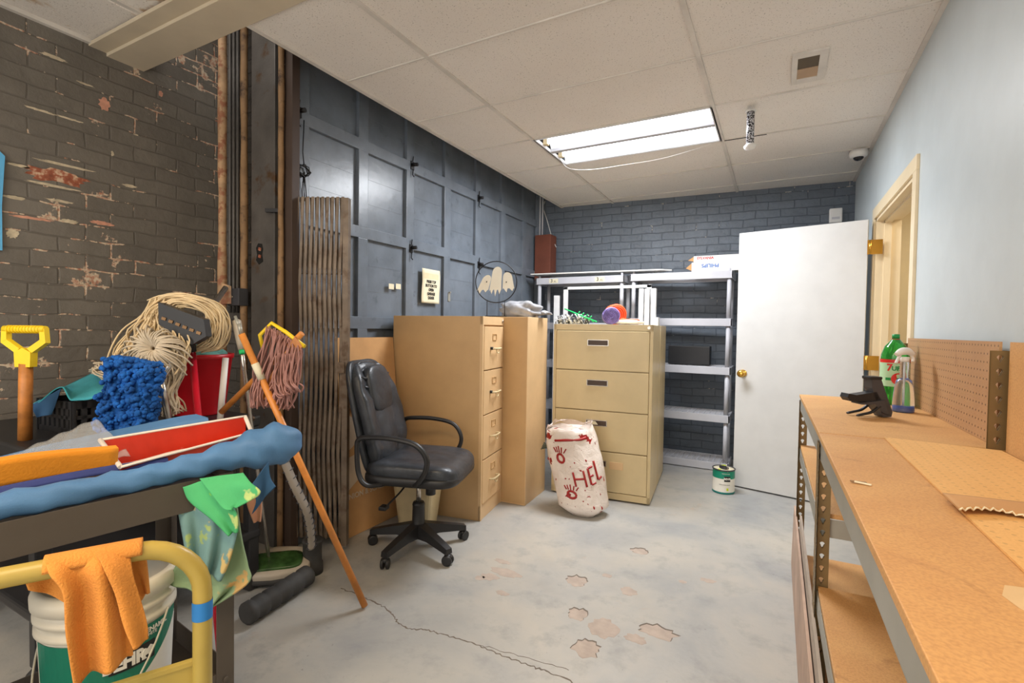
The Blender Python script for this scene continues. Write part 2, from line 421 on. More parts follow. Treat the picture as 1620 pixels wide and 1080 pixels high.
    def build(s, name, material, parent=None, world=False):
        bmesh.ops.recalc_face_normals(s.bm, faces=s.bm.faces)
        if world and parent is not None:
            M = (Matrix.Translation(parent.location) @ parent.rotation_euler.to_matrix().to_4x4()).inverted()
            bmesh.ops.transform(s.bm, matrix=M, verts=s.bm.verts)
        me = bpy.data.meshes.new(name); s.bm.to_mesh(me); s.bm.free(); me.materials.append(material)
        o = bpy.data.objects.new(name, me); COL.objects.link(o)
        if parent is not None: o.parent = parent
        return o
def T(name, label, cat, loc=(0, 0, 0), rz=0, group=None):
    o = bpy.data.objects.new(name, None); COL.objects.link(o); o.empty_display_size = .05
    o.location = loc; o.rotation_euler = (0, 0, rz); return tag(o, label, cat, group)
def tag(o, label, cat, group=None, kind=None):
    o['label'] = label; o['category'] = cat
    if group: o['group'] = group
    if kind: o['kind'] = kind
    return o
def struct(name, mb, material, parent=None, label=None):
    o = mb.build(name, material, parent); o['kind'] = 'structure'
    if label: o['label'] = label
    return o
def solo(name, mb, material, label, cat, group=None, base=None):   # a thing that is one mesh, origin at its base
    bm = mb.bm; vs = [v.co for v in bm.verts]
    lo = [min(v[i] for v in vs) for i in range(3)]; hi = [max(v[i] for v in vs) for i in range(3)]
    b = Vector(((lo[0]+hi[0])/2, (lo[1]+hi[1])/2, lo[2]))
    bmesh.ops.translate(bm, vec=-b, verts=bm.verts)
    o = mb.build(name, material); o.location = b
    return tag(o, label, cat, group)
def dup(root, loc=None, rz=None, label=None):
    def cp(o, par):
        c = o.copy(); COL.objects.link(c)
        if par is not None: c.parent = par
        for ch in list(o.children): cp(ch, c)
        return c
    r = cp(root, None)
    if loc is not None: r.location = loc
    if rz is not None: r.rotation_euler[2] = rz
    if label: r['label'] = label
    return r
def text(name, body, size, M, material, parent, depth=.0006, world=True, bold=0, align='CENTER', sx=1):
    cu = bpy.data.curves.new(name, 'FONT'); cu.body = body; cu.size = size; cu.align_x = align; cu.align_y = 'CENTER'
    cu.extrude = depth; cu.offset = bold; cu.space_line = 1.15; cu.resolution_u = 3
    tmp = bpy.data.objects.new('tmp', cu); COL.objects.link(tmp)
    bpy.context.view_layer.update()
    me = bpy.data.meshes.new_from_object(tmp.evaluated_get(bpy.context.evaluated_depsgraph_get()))
    bpy.data.objects.remove(tmp)
    if sx != 1: me.transform(Matrix.Diagonal((sx, 1, 1, 1)))
    me.transform(M)
    if world and parent is not None:
        me.transform((Matrix.Translation(parent.location) @ parent.rotation_euler.to_matrix().to_4x4()).inverted())
    me.materials.clear(); me.materials.append(material)
    o = bpy.data.objects.new(name, me); COL.objects.link(o)
    if parent is not None: o.parent = parent
    return o
def frame(o, xd, yd):   # matrix with given origin, x and y directions
    x = Vector(xd).normalized(); y = Vector(yd); z = x.cross(y).normalized(); y = z.cross(x)
    M = Matrix((x, y, z)).transposed().to_4x4(); M.translation = Vector(o); return M
def smooth_path(pts, k=6):
    pts = [Vector(p) for p in pts]; out = []
    for i in range(len(pts)-1):
        p0 = pts[max(i-1, 0)]; p1 = pts[i]; p2 = pts[i+1]; p3 = pts[min(i+2, len(pts)-1)]
        for j in range(k):
            t = j/k
            out.append(.5*((2*p1)+(p2-p0)*t+(2*p0-5*p1+4*p2-p3)*t*t+(3*p1-p0-3*p2+p3)*t**3))
    out.append(pts[-1]); return out
def lerp_path(P, t):
    n = len(P)-1; x = min(max(t*n, 0), n-1e-6); i = int(x); return P[i].lerp(P[i+1], x-i)
def cloth(L, R, folds=3, amp=.012, thick=.004, nu=28, nv=26, ph=0, push=None):
    # hanging cloth between a left and a right outline (world points), folded towards the viewer
    L = smooth_path(L); R = smooth_path(R)
    def fn(u, v):
        a = lerp_path(L, v); b = lerp_path(R, v); p = a.lerp(b, u)
        d = (p-CAM); d.z = 0; d.normalize()
        p = p - d*(sin(u*folds*2*pi+ph+v*1.3)*amp*(.35+v))
        if push: p = p - d*push(u, v)
        return p
    return MB().sheet(fn, nu, nv, thick)

# ------------------------------------------------------------------ room shell
CZ = 2.629; XR = .585; XL = -2.18; XD = -2.40; XB = -3.07; Y0, YB = -2.3, 5.2
XA = -1.601; TY = 2.0309
fl = struct('floor', MB().b2((-3.3, Y0, -.1), (1.6, 5.7, 0)), FLOOR)
# worn patches and the crack, thin layers of bare concrete in the floor paint
def patch(px, py, rx, ry, seed, parent=fl, material=FLPATCH, nm='bare_patch', z=.0006):
    c = atz(px, py, 0); rr = random.Random(seed); n = 22; pts = []
    for k in range(n):
        a = 2*pi*k/n; q = 1+.22*rr.uniform(-1, 1)
        pts.append(Vector((c.x+rx*q*cos(a), c.y+ry*q*sin(a), 0)))
    o = MB().prism(pts, (0, 0, z)).build(nm, material, parent); o['kind'] = 'structure'; return o
for i, (px, py, rx, ry) in enumerate([(800, 905, .085, .035), (775, 912, .05, .03), (760, 914, .03, .02), (913, 919, .05, .05), (995, 935, .045, .035),
        (913, 972, .04, .045), (955, 993, .06, .07), (927, 1025, .055, .055), (1040, 1000, .075, .045), (1005, 1010, .045, .03),
        (1012, 872, .045, .035), (1120, 918, .04, .02), (795, 938, .035, .02), (960, 910, .025, .02), (1080, 920, .02, .015), (795, 888, .05, .02)]):
    if i in (3, 7, 8, 10, 5):
        patch(px+.5, py-1.5, rx*1.06, ry*1.08, i, material=FLCRACK, nm='chip_rim', z=.0003)
    patch(px, py, rx, ry, i)
def crack(path, wd, seed):
    rr = random.Random(seed); P = smooth_path([atz(x, y, 0) for x, y in path], 10); mb = MB(); A = []
    for i, p in enumerate(P):
        q = P[min(i+1, len(P)-1)]-P[max(i-1, 0)]; nrm = Vector((-q.y, q.x, 0)).normalized()
        p = p+nrm*rr.uniform(-.006, .006); ww = wd*rr.uniform(.4, 1.2); A.append((p+nrm*ww, p-nrm*ww))
    for i in range(len(A)-1):
        mb.prism([A[i][0], A[i+1][0], A[i+1][1], A[i][1]], (0, 0, .0008))
    struct('floor_crack', mb, FLCRACK, fl)
crack([(540, 930), (575, 945), (607, 960), (622, 975), (640, 992), (672, 996), (700, 1003), (745, 1016), (790, 1035), (840, 1053), (880, 1068), (930, 1090)], .0032, 3)
crack([(760, 1020), (820, 1037), (900, 1060)], .0012, 4)

# ceiling: mineral fibre tiles lying in a grid
cb = MB()
xs = [XA-1.2192*k for k in (-2, -1, 0, 1)]
def tile(x0, x1, y0, y1, mb=cb, z=CZ):
    mb.box(((x0+x1)/2, (y0+y1)/2, z+.0135), (x1-x0-.006, y1-y0-.006, .015), None, .003, 1)
LX = (XA, XA+1.2192)
for k in range(-5, 6):
    y0, y1 = TY+.6096*k, TY+.6096*(k+1)
    if y1 < 1.43 and k < -1: cz = CZ+.035
    else: cz = CZ
    if k == -1: y0 = 1.44
    if k == -2: y1 = 1.272
    cols = [(XL, XA), (XA, XA+1.2192), (XA+1.2192, XR)] if y0 > 1.3 else [(-3.07, XA-1.2192+.2), (XA-1.2192+.2, XA), (XA, XA+1.2192), (XA+1.2192, XR)]
    for x0, x1 in cols:
        if k == 2 and x0 == XA: continue
        tile(x0, x1, y0, y1 if y1 < YB+.4 else YB+.4, cb, cz)
cl = struct('ceiling', cb, CEIL)
gb = MB()
for x in LX: gb.b2((x-.012, 1.44, CZ-.003), (x+.012, 5.45, CZ+.008))
for k in range(0, 6):
    y = TY+.6096*k; gb.b2((XL, y-.005, CZ-.0005), (XR, y+.005, CZ+.008))
gb.b2((XL-.005, 1.44, CZ-.003), (XL+.022, 5.25, CZ+.02)); gb.b2((XR-.022, 1.44, CZ-.003), (XR, 5.45, CZ+.01))
struct('ceiling_grid', gb, TEE, cl)
gb = MB()
for x in (-2.58, XA, XA+1.2192): gb.b2((x-.012, Y0, CZ+.030), (x+.012, 1.27, CZ+.042))
for k in range(-6, -1): gb.b2((-3.07, TY+.6096*k-.012, CZ+.030), (XR, TY+.6096*k+.012, CZ+.042))
gb.b2((-3.07, Y0, CZ+.02), (-3.045, 1.27, CZ+.04))
struct('ceiling_grid', gb, TEE, cl)
struct('ceiling_gap', MB().b2((.0-.375, 3.857, CZ-.0004), (-.10, 3.872, CZ-.001)), GAPM, cl)
struct('trim_1', MB().b2((-3.075, 1.275, CZ-.004), (XR, 1.445, CZ+.16), .002), BEAMP, label='beige boxed soffit band across the ceiling')
struct('trim_2', MB().b2((-3.075, 1.20, CZ+.012), (XR, 1.277, CZ+.03), .002), BEAMP, label='thin beige lip along the soffit band')
struct('ceiling_upper', MB().b2((-3.3, 1.40, 3.25), (-2.1, 5.6, 3.3)), GAPM)
struct('trim_3', MB().b2((XL-.012, 1.44, CZ+.0), (XL, 5.25, 3.25)), GAPM, label='dark upstand where the tile ceiling stops short of the garage door')

# walls
struct('wall_left', MB().b2((XB-.2, Y0, 0), (XB, 1.9, 3.3)), BRICK_L, label='grey painted brick wall with chipped paint')
pier = struct('wall_pier', MB().b2((XB-.2, 1.86, 0), (-2.50, 2.1, 3.3)), BRICK_P, label='dark brick return beside the garage door')
# back wall, slightly askew
bw = MB(); bw.prism([(-2.8, 5.16, 0), (.72, 5.40, 0), (.72, 5.65, 0), (-2.8, 5.41, 0)], (0, 0, 3.3))
struct('wall_back', bw, BRICK_B, label='slate blue painted brick wall')
rw = MB()
YD0, YD1, ZD = 3.12, 4.24, 2.06
rw.b2((XR, Y0, 0), (XR+.13, YD0, 3.0)); rw.b2((XR, YD1, 0), (XR+.13, 5.5, 3.0)); rw.b2((XR, YD0, ZD), (XR+.13, YD1, 3.0))
struct('wall_right', rw, WALLW, label='smooth pale blue wall')
struct('baseboard_right', MB().b2((XR-.012, Y0, 0), (XR, YD0-.07, .09)), CREAM)
# chipped brick faces on the left wall
def wallchip(px, py, w, h, seed, material=CHIPR):
    c = atx(px, py, XB); rr = random.Random(seed); n = 26; pts = []
    for k in range(n):
        a = 2*pi*k/n; q = 1+.25*rr.uniform(-1, 1)
        pts.append(Vector((XB, c.y+w*q*math.copysign(abs(cos(a))**.8, cos(a)), c.z+h*q*sin(a))))
    o = MB().prism(pts, (.0012, 0, 0)).build('bare_brick_chip', material, bpy.data.objects['wall_left']); o['kind'] = 'structure'
PINK = mat('pink_plaster_chip', (206, 150, 126), .85, var=.12, scale=30); PALEC = mat('pale_mortar_chip', (196, 182, 156), .85, var=.15, scale=30)
wallchip(90, 279, .115, .032, 1)
wallchip(105, 262, .11, .006, 11, PALEC); wallchip(85, 294, .10, .006, 12, PALEC)
for i, (px, py, a, b) in enumerate([(165, 165, .022, .03), (205, 294, .035, .007), (162, 353, .045, .010), (254, 148, .010, .016), (110, 350, .03, .009), (50, 345, .07, .006),
                                    (65, 175, .05, .005), (110, 188, .05, .004), (85, 90, .05, .008), (95, 318, .05, .006), (178, 243, .006, .012), (215, 213, .012, .004), (135, 133, .035, .004), (30, 262, .035, .006), (20, 312, .04, .007), (20, 370, .02, .02)]):
    wallchip(px, py, a, b, 20+i, PINK if i in (0, 2, 3, 5) else PALEC)
# doorway in the right wall
dr = MB()
dr.b2((XR-.014, YD0-.075, 0), (XR+.001, YD0, ZD), .003); dr.b2((XR-.014, YD0-.075, ZD), (XR+.001, YD1+.06, ZD+.075), .003); dr.b2((XR-.014, YD1, 0), (XR+.001, YD1+.06, ZD+.0), .003)
dr.b2((XR, YD0, 0), (XR+.14, YD0+.02, ZD)); dr.b2((XR, YD1-.02, 0), (XR+.14, YD1, ZD)); dr.b2((XR, YD0, ZD-.02), (XR+.14, YD1, ZD))
dr.b2((XR+.045, YD1-.035, 0), (XR+.085, YD1-.02, ZD-.02)); dr.b2((XR+.045, YD0, ZD-.035), (XR+.085, YD1, ZD-.02))
dframe = struct('trim_4', dr, CREAM, label='cream door casing and jamb in the pale blue wall')
hb = MB(); hb.b2((1.5, 2.6, 0), (1.6, 5.7, 2.6)); hb.b2((XR+.13, 5.0, 0), (1.6, 5.1, 2.6)); hb.b2((XR+.13, 2.6, 2.5), (1.6, 5.1, 2.6)); hb.b2((XR+.13, 2.5, 0), (1.6, 2.6, 2.6))
struct('wall_hallway', hb, CREAM, label='cream hallway wall beyond the doorway')

# white slab door, standing open
H0 = Vector((.545, 4.205, 0)); E0 = Vector((-.290, 4.392, 0)); dv = (E0-H0); dang = math.atan2(dv.y, dv.x); DW = dv.length
door = bpy.data.objects.new('door_1', None); COL.objects.link(door); door.location = (H0.x, H0.y, 0); door.rotation_euler = (0, 0, dang)
door['kind'] = 'structure'; door['label'] = 'white flush door standing open against the shelving'
MB().b2((.008, -.035, .012), (DW, 0, 2.055), .002).build('door_slab', DOORW, door)
K = MB(); K.lathe([(.0, -.0), (.030, .0), (.030, .006), (.012, .010), (.011, .035), (.024, .044), (.030, .056), (.027, .068), (.014, .075), (.0, .076)], n=24, M=Matrix.Rotation(-pi/2, 4, 'X'))
# door faces the room with its local +y side
bmesh.ops.translate(K.bm, vec=(DW-.055, .0, .93), verts=K.bm.verts)
K.build('door_knob', BRASS, door)
K = MB(); K.lathe([(.0, -.0), (.030, .0), (.030, .006), (.012, .010), (.011, .035), (.024, .044), (.030, .056), (.0, .076)], n=16, M=Matrix.Rotation(pi/2, 4, 'X'))
bmesh.ops.translate(K.bm, vec=(DW-.055, -.035, .93), verts=K.bm.verts); K.build('door_knob', BRASS, door)
for z in (1.86, 1.06, .22):
    hg = MB(); hg.rod((H0.x+.004, H0.y-.016, z-.05), (H0.x+.004, H0.y-.016, z+.05), .007)
    hg.b2((H0.x+.004, H0.y-.018, z-.05), (XR+.035, H0.y-.014, z+.05)); hg.b2((H0.x-.012, H0.y-.018, z-.05), (H0.x+.004, H0.y-.014, z+.05))
    hg.build('door_hinge', BRASS, door, world=True)

# ------------------------------------------------------------------ garage door (left)
gd = bpy.data.objects.new('door_2', None); COL.objects.link(gd); gd.location = (XD, 2.0, 0); gd['kind'] = 'structure'
gd['label'] = 'slate blue panelled overhead garage door'
YG0, YG1 = 1.89, 5.14; pitch = .4665; e0 = 2.355
rails = [0, .08, .66, .735, 1.245, 1.325, 1.835, 1.91, 2.40, 2.475, 2.98, 3.2]
edges = [e0+pitch*k for k in range(-1, 7)]      # right edge of each sunk field
for r in range(0, 10, 2):
    z0, z1, z2 = rails[r], rails[r+1], rails[r+2] if r+2 < len(rails) else 3.2
    mb = MB()
    mb.b2((XD-.03, YG0, z0), (XD, YG1, z1), .003)
    for e in edges:
        if e+.0 > YG1: continue
        mb.b2((XD-.03, e, z1-.001), (XD, min(e+.085, YG1), z2+.001), .003)
    mb.b2((XD-.045, YG0, z0), (XD-.026, YG1, z2))
    # plank joints in the sunk fields
    for q in (1/3, 2/3):
        zz = z1+(z2-z1)*q; mb.b2((XD-.028, YG0, zz), (XD-.0245, YG1, zz+.006))
    mb.build('door_section', SLATE, gd, world=True)
def latch(px, py, nm='door_latch'):
    c = atx(px, py, XD); mb = MB()
    mb.b2((XD, c.y-.018, c.z-.03), (XD+.006, c.y+.018, c.z+.03)); mb.rod((XD, c.y, c.z+.006), (XD+.045, c.y+.01, c.z+.006), .013)
    mb.tube([(XD+.01, c.y-.005, c.z+.03), (XD+.012, c.y, c.z+.065)], .004); mb.tube([(XD+.01, c.y, c.z-.03), (XD+.012, c.y-.008, c.z-.07), (XD+.02, c.y, c.z-.085)], .004)
    mb.build(nm, BLACKM, gd, world=True)
for p in ((652, 262), (650, 393), (757, 314), (757, 419), (472, 177)): latch(*p)
mb = MB(); c = atx(710, 470, XD); mb.box((XD+.003, c.y, c.z), (.006, .03, .07), None, .003); mb.rod((XD, c.y, c.z+.04), (XD+.02, c.y, c.z+.04), .006); mb.build('keyhole_plate', STEEL, gd, world=True)
mb = MB(); mb.b2((XD-.03, 1.86, 0), (XD-.0, 1.9, 3.2)); mb.b2((XD-.02, 5.02, 0), (XD+.05, 5.16, 3.2))
struct('trim_5', mb, SLATE, label='slate blue jambs of the garage door')

# cable knot hanging beside the door
c = atx(480, 270, XD+.02); mb = MB()
mb.tube([atx(481, 190, XD+.02), atx(479, 240, XD+.02), atx(481, 262, XD+.02)], .003, 6)
for k in range(6):
    r = random.Random(k); P = [c+Vector((.01*r.uniform(-1, 1), .045*cos(a)*r.uniform(.6, 1), .04*sin(a)*r.uniform(.6, 1))) for a in [2*pi*j/9 for j in range(9)]]
    mb.tube(P, .003, 5, closed=True)
for dx in (-3, 0, 3): mb.tube([atx(481, 272, XD+.02), atx(481+dx, 300, XD+.02), atx(482+dx, 318, XD+.02)], .003, 5)
solo('cable_coil', mb, BLACKM, 'knotted black cable hanging on the garage door above the folding gate', 'cable')

# pipes and posts on the brick return
def vpipe(px, r, material, name, label, y=1.80, z0=.0, z1=3.2, cat='pipe', wob=0):
    p = aty(px, 500, y); rr = random.Random(px); pts = [(p.x+wob*rr.uniform(-1, 1), p.y, z0+(z1-z0)*k/24) for k in range(25)]
    rs = [r*(1+ (.12*rr.uniform(-1, 1) if wob else 0)) for _ in pts]
    return solo(name, MB().tube(pts, rs, 12), material, label, cat)
vpipe(352, .022, RUST, 'vertical_pipe', 'pale pink-tan flaking pipe, leftmost of the pipes beside the brick corner', 1.70, .0, 3.2, wob=.003)
for i, px in enumerate((364, 370, 376)):
    lab = ['thin dark conduit just right of the pale flaking pipe', 'middle one of three thin dark conduits between the two tan pipes', 'thin dark conduit just left of the second tan pipe'][i]
    vpipe(px, .010, DARKM, 'conduit', lab, 1.82, 1.33, 3.2)
vpipe(386, .020, OCHRE, 'vertical_pipe', 'rusty tan pipe between the three thin conduits and the dark column', 1.80, 0, 3.2, wob=.002)
p = aty(376, 470, 1.78); mb = MB().box((p.x, p.y, p.z), (.11, .06, .10), None, .006)
jb = solo('junction_box', mb, CHARC, 'grey metal junction box at the foot of the conduits', 'junction box')
mb = MB().rod((0, -.031, .05), (0, -.038, .05), .008); mb.build('screw', CHROME, jb)
pa, pb = aty(397, 500, 1.81), aty(434, 500, 1.81)
MBx = MB().b2((pa.x, 1.81, 0), (pb.x, 1.86, 3.2), .004)
col = tag(MBx.build('steel_column', DARKM), 'dark painted steel column with a ragged hole at chest height', 'column')
q = aty(411, 400, 1.81)
mb = MB()
pts = [(-.03, .03), (-.01, .055), (.02, .05), (.03, .02), (.022, -.01), (.03, -.05), (-.005, -.065), (-.03, -.04), (-.02, -.01)]
mb.prism([Vector((q.x+a, 1.81, q.z+b)) for a, b in pts], (0, -.003, 0)); mb.build('ragged_hole', GAPM, col)
mb = MB()
for dz, m_ in ((-.02, 0), (.02, 0)): mb.box((q.x+.008, 1.804, q.z+dz), (.02, .006, .018), (0, .3, 0), .002)
mb.build('exposed_brick', CHIPR, col)
vpipe(444, .016, OCHRE, 'vertical_pipe', 'narrow ochre pipe right of the dark steel column, behind the folding gate', 1.80, 0, 3.2, wob=.002)
mb = MB(); pa, pb = aty(449, 500, 1.82), aty(461, 500, 1.82); mb.b2((pa.x, 1.82, 0), (pb.x, 1.87, 3.2), .003)
solo('door_jamb_post', mb, mat('dark_brown_jamb', (70, 56, 48), .6), 'very dark brown upright between the ochre pipe and the garage door', 'post')

# folding scissor gate
ga, gbp = Vector((-2.405, 1.845, 0)), Vector((-2.105, 1.995, 0)); gv = (gbp-ga); GL = gv.length; gang = math.atan2(gv.y, gv.x)
gate = T('folding_gate', 'brown steel scissor gate folded flat in front of the garage door', 'gate', ga, gang)
for x, wd in ((0.012, .03), (GL-.012, .032)):
    MB().b2((x-wd/2, -.02, .03), (x+wd/2, .02, 1.965 if x > .1 else 1.90), .002).build('gate_post', GATEM, gate)
nb = 10
for i in range(nb):
    x = .045+(GL-.085)*i/(nb-1)
    for s in (-1, 1):
        pts = []; seg = 4
        for k in range(seg+1):
            z = .07+1.90*k/seg; pts.append((x+s*.0085*(1 if k % 2 else -1), s*.008, z))
        mb = MB()
        for k in range(seg):
            a, b = Vector(pts[k]), Vector(pts[k+1]); mid = (a+b)/2; L = (b-a).length
            ang = math.atan2(b.x-a.x, b.z-a.z); mb.box(mid, (.0155, .005, L+.004), (0, ang, 0), .001, 1)
        mb.build('gate_bar', GATEM, gate)
for z in (.30, .78, 1.26, 1.55):
    mb = MB()
    for i in range(nb):
        x = .045+(GL-.085)*i/(nb-1); mb.rod((x, -.014, z), (x, .014, z), .004, n=8)
    mb.build('rivet', GATEM, gate)
MB().b2((GL+.0, -.012, .95), (GL+.05, -.004, .975)).build('latch_bar', GATEM, gate)
MB().b2((-.13, -.012, 1.885), (.03, .006, 1.905)).b2((.0, -.02, 1.83), (.02, .015, 1.91)).build('wall_bracket', BLACKM, gate)
MB().b2((GL-.05, -.03, 1.0), (GL-.01, -.018, 1.06)).build('lock_case', GATEM, gate)

# ------------------------------------------------------------------ troffer light
tr = T('ceiling_light', 'lit fluorescent troffer with two glowing lamp bays set in the tile ceiling', 'light', (-.991, 3.555, CZ))
mb = MB(); hx, hy = .606, .302
mb.b2((-hx, -hy, -.003), (-hx+.016, hy, .02)); mb.b2((hx-.016, -hy, -.003), (hx, hy, .02)); mb.b2((-hx, -hy, -.003), (hx, -hy+.012, .02)); mb.b2((-hx, hy-.012, -.003), (hx, hy, .02))
mb.b2((-hx, -hy, .095), (hx, hy, .10))
mb.build('housing', WHITEM, tr)
for s in (-1, 1):
    cy = s*.145; R_ = MB()
    prof = [(-.135, .0), (-.12, .03), (-.08, .065), (0, .08), (.08, .065), (.12, .03), (.135, .0)]
    for a, b in zip(prof[:-1], prof[1:]):
        R_.prism([(-hx+.02, cy+a[0], a[1]), (hx-.02, cy+a[0], a[1]), (hx-.02, cy+b[0], b[1]), (-hx+.02, cy+b[0], b[1])], (0, 0, .004))
    R_.build('reflector', LENS, tr)
    MB().rod((-hx+.05, cy, .035), (hx-.05, cy, .035), .019).build('tube_lamp', GLOW, tr)
MB().b2((-hx+.016, -.022, .0), (hx-.016, .022, .05), .004).build('centre_bar', GREYP, tr)
for s in (-1, 1): MB().b2((-hx+.018, s*.145-.02, .01), (-hx+.05, s*.145+.02, .05)).build('lamp_socket', BINB, tr)

# vent, dome camera, hanging tube, alarm box
v0 = Vector((.108, 2.99, CZ))
vt = T('ceiling_vent', 'small square white ceiling vent with a half open louvre', 'vent', v0)
mb = MB(); a, b = .078, .165
mb.b2((-a, -b, -.005), (-a+.026, b, .006), .001); mb.b2((a-.036, -b, -.005), (a, b, .006), .001); mb.b2((-a+.026, -b, -.005), (a-.036, -b+.045, .006)); mb.b2((-a+.026, b-.055, -.005), (a-.036, b, .006))
mb.build('frame', TEE, vt)
MB().b2((-a+.026, -b+.045, -.001), (a-.036, .0, .004)).build('opening', mat('dim_duct', (92, 80, 64), .8), vt)
MB().b2((-a+.026, .004, -.002), (a-.036, b-.055, .004)).build('flap', mat('dusty_flap', (178, 150, 122), .7), vt)
dm = T('dome_camera', 'white dome security camera with black eye where ceiling meets pale wall', 'camera', (.50, 4.50, CZ-.075))
MB().lathe([(.058, .0745), (.062, .05), (.055, .03), (.040, .022), (0, .022)], n=28).build('housing', WHITEP, dm)
MB().blob((0, 0, .024), (.034, .034, .026)).build('dome', SMOKE, dm)
hp = Vector((-.177, 3.365, 0)); hz0, hz1 = 2.405, 2.60
ht = T('hanging_tube', 'speckled black and silver tube hanging below the ceiling tiles', 'ornament', (hp.x, hp.y, hz0-.03))
MB().rod((0, 0, .03), (0, 0, .225), .022, n=18).build('tube', FRINGE, ht)
MB().lathe([(.0, 0), (.03, .004), (.036, .02), (.024, .034), (0, .034)], n=8).build('bottom_cap', WHITEP, ht)
MB().rod((0, 0, .225), (0, 0, .235), .03, n=8).rod((0, 0, .235), (0, 0, .2539), .004, n=8).build('top_cap', WHITEP, ht)
p = aty(1322, 341, 5.34); tb = solo('wall_sensor', MB().box((p.x, 5.345, p.z), (.10, .05, .13), None, .01), WHITEP, 'small white sensor box on the back brick wall above the open door', 'sensor')
MB().b2((-.03, -.029, .03), (.03, -.025, .05)).build('grille', GREYP, tb)

# wires on the ceiling light
P = smooth_path([atz(885, 250, CZ-.01), atz(900, 266, CZ-.03), atz(935, 268, CZ-.05), atz(985, 261, CZ-.04), atz(1050, 250, CZ-.03), atz(1125, 228, CZ-.008)], 8)
solo('loose_wire', MB().tube(P, .0016, 5), WHITEP, 'thin white wire sagging under the fluorescent light', 'wire')

# ------------------------------------------------------------------ brown panel and conduits in the far corner
p = aty(851, 372, 5.0); bb = MB().b2((-2.40, 4.98, 1.80), (-2.21, 5.14, 2.30), .004)
solo('electrical_panel', bb, BRNP, 'rust brown box panel in the far left corner above the shelves', 'panel')
for i, px in enumerate((854, 858)):
    q = aty(px, 360, 5.02); solo('conduit', MB().rod((q.x, 5.02, 2.301), (q.x, 5.02, 3.1), .008), GREYP, ['left', 'right'][i]+' one of two thin pale conduits rising from the brown panel', 'pipe')
P = smooth_path([aty(862, 318, 5.1), aty(860, 330, 5.1), aty(866, 350, 5.1), aty(873, 375, 5.1), aty(880, 391, 5.1)], 6)
solo('loose_wire', MB().tube(P, .004, 6), WHITEP, 'white cable looping down in front of the brown corner panel', 'wire')

# ------------------------------------------------------------------ plastic shelving
def shelving(x0, x1, y0, y1, levels, nm, label, post_top, rot=0):
    t = T(nm, label, 'shelves', (x0, y0, 0), rot); W_, D_ = x1-x0, y1-y0
    for z in levels:
        s = MB(); h = .068
        s.b2((0, -.0, z-h), (W_, .016, z), .003); s.b2((0, D_-.016, z-h), (W_, D_, z), .003)
        s.b2((0, 0, z-h), (.016, D_, z), .003); s.b2((W_-.016, 0, z-h), (W_, D_, z), .003)
        n = int(W_/.045)
        for i in range(1, n): x = W_*i/n; s.b2((x-.006, .01, z-.014), (x+.006, D_-.01, z-.004))
        m_ = int(D_/.045)
        for j in range(1, m_): y = D_*j/m_; s.b2((.01, y-.006, z-.015), (W_-.01, y+.006, z-.005))
        s.build('shelf', GREYP, t)
    zs = [0]+[z for z in levels]
    for (x, y) in ((.035, .035), (W_-.035, .035), (.035, D_-.035), (W_-.035, D_-.035)):
        p_ = MB()
        for a, b in zip(zs[:-1], zs[1:]):
            if b-.068 > a+.01: p_.rod((x, y, a-.003), (x, y, b-.062), .021, .019)
        p_.rod((x, y, zs[-1]-.01), (x, y, zs[-1]+.025), .012)
        p_.build('post', GREYP, t)
    return t
shelving(-1.285, -.355, 4.80, 5.13, [.075, .510, .942, 1.38, 1.808], 'plastic_shelving', 'grey plastic shelving unit behind the open white door, five open levels', 1.83)
s2 = shelving(-2.285, -1.325, 4.77, 5.08, [.075, .49, .93, 1.33, 1.800], 'plastic_shelving', 'grey plastic shelving unit in the far left corner with size tags on its top rail', 1.83)
for dx in (.20, .70):
    MB().b2((dx-.04, -.0012, 1.743), (dx+.06, 0, 1.788)).build('size_tag', PAPER, s2)
    text('tag_text', '3', .05, frame((-2.285+dx-.012, 4.77-.002, 1.766), (1, 0, 0), (0, 0, 1)), INK, s2, world=True, bold=.0005)
    text('tag_text', 'XL', .026, frame((-2.285+dx+.027, 4.77-.002, 1.758), (1, 0, 0), (0, 0, 1)), INK, s2, world=True)
# boards on top
mb = MB(); mb.prism([(-2.33, 4.74, 1.835), (-2.33, 5.06, 1.835), (-1.02, 5.0, 1.835), (-.90, 4.88, 1.835), (-1.0, 4.80, 1.835)], (0, 0, .012))
solo('foam_board', mb, WHITEP, 'long white board lying across the tops of both grey shelving units', 'board')
mb = MB(); mb.prism([(-2.27, 4.86, 1.849), (-2.27, 5.05, 1.849), (-1.15, 5.04, 1.849), (-1.15, 4.90, 1.849)], (0, 0, .01))
solo('foam_board', mb, PAPER, 'cream board lying on the long white board above the shelving', 'board')
# lamp boxes
def lbox(x0, x1, y0, y1, z0, z1, label, txt, m_, flip, nm='lamp_box'):
    b = T(nm, label, 'box', ((x0+x1)/2, y0, z0))
    mb = MB(); mb.b2((x0, y0, z0), (x1, y1, z1), .002); mb.build('carton', WHITEP, b, world=True)
    MB().b2((x0-.0015, y0+.004, z0+.004), (x0+.001, y1-.004, z1-.004)).prism([(x0, y0+.005, z0+.01), (x0, y0+.005, z1-.004), (x0-.05, y0-.01, (z0+z1)/2-.01)], (0, .002, 0)).build('end_flap', CARD, b, world=True)
    xd = (-1, 0, 0) if flip else (1, 0, 0); zd = (0, 0, -1) if flip else (0, 0, 1)
    text('brand_text', txt, (z1-z0)*.55, frame((x0+.16 if txt == 'PHILIPS' else x0+.10, y0-.001, z0+(z1-z0)*.62), xd, zd), m_, b, bold=.0012)
lbox(-.715, -.30, 4.83, 5.05, 1.811, 1.895, 'white lamp carton with blue lettering upside down on top of the shelving', 'PHILIPS', BLUP, True)
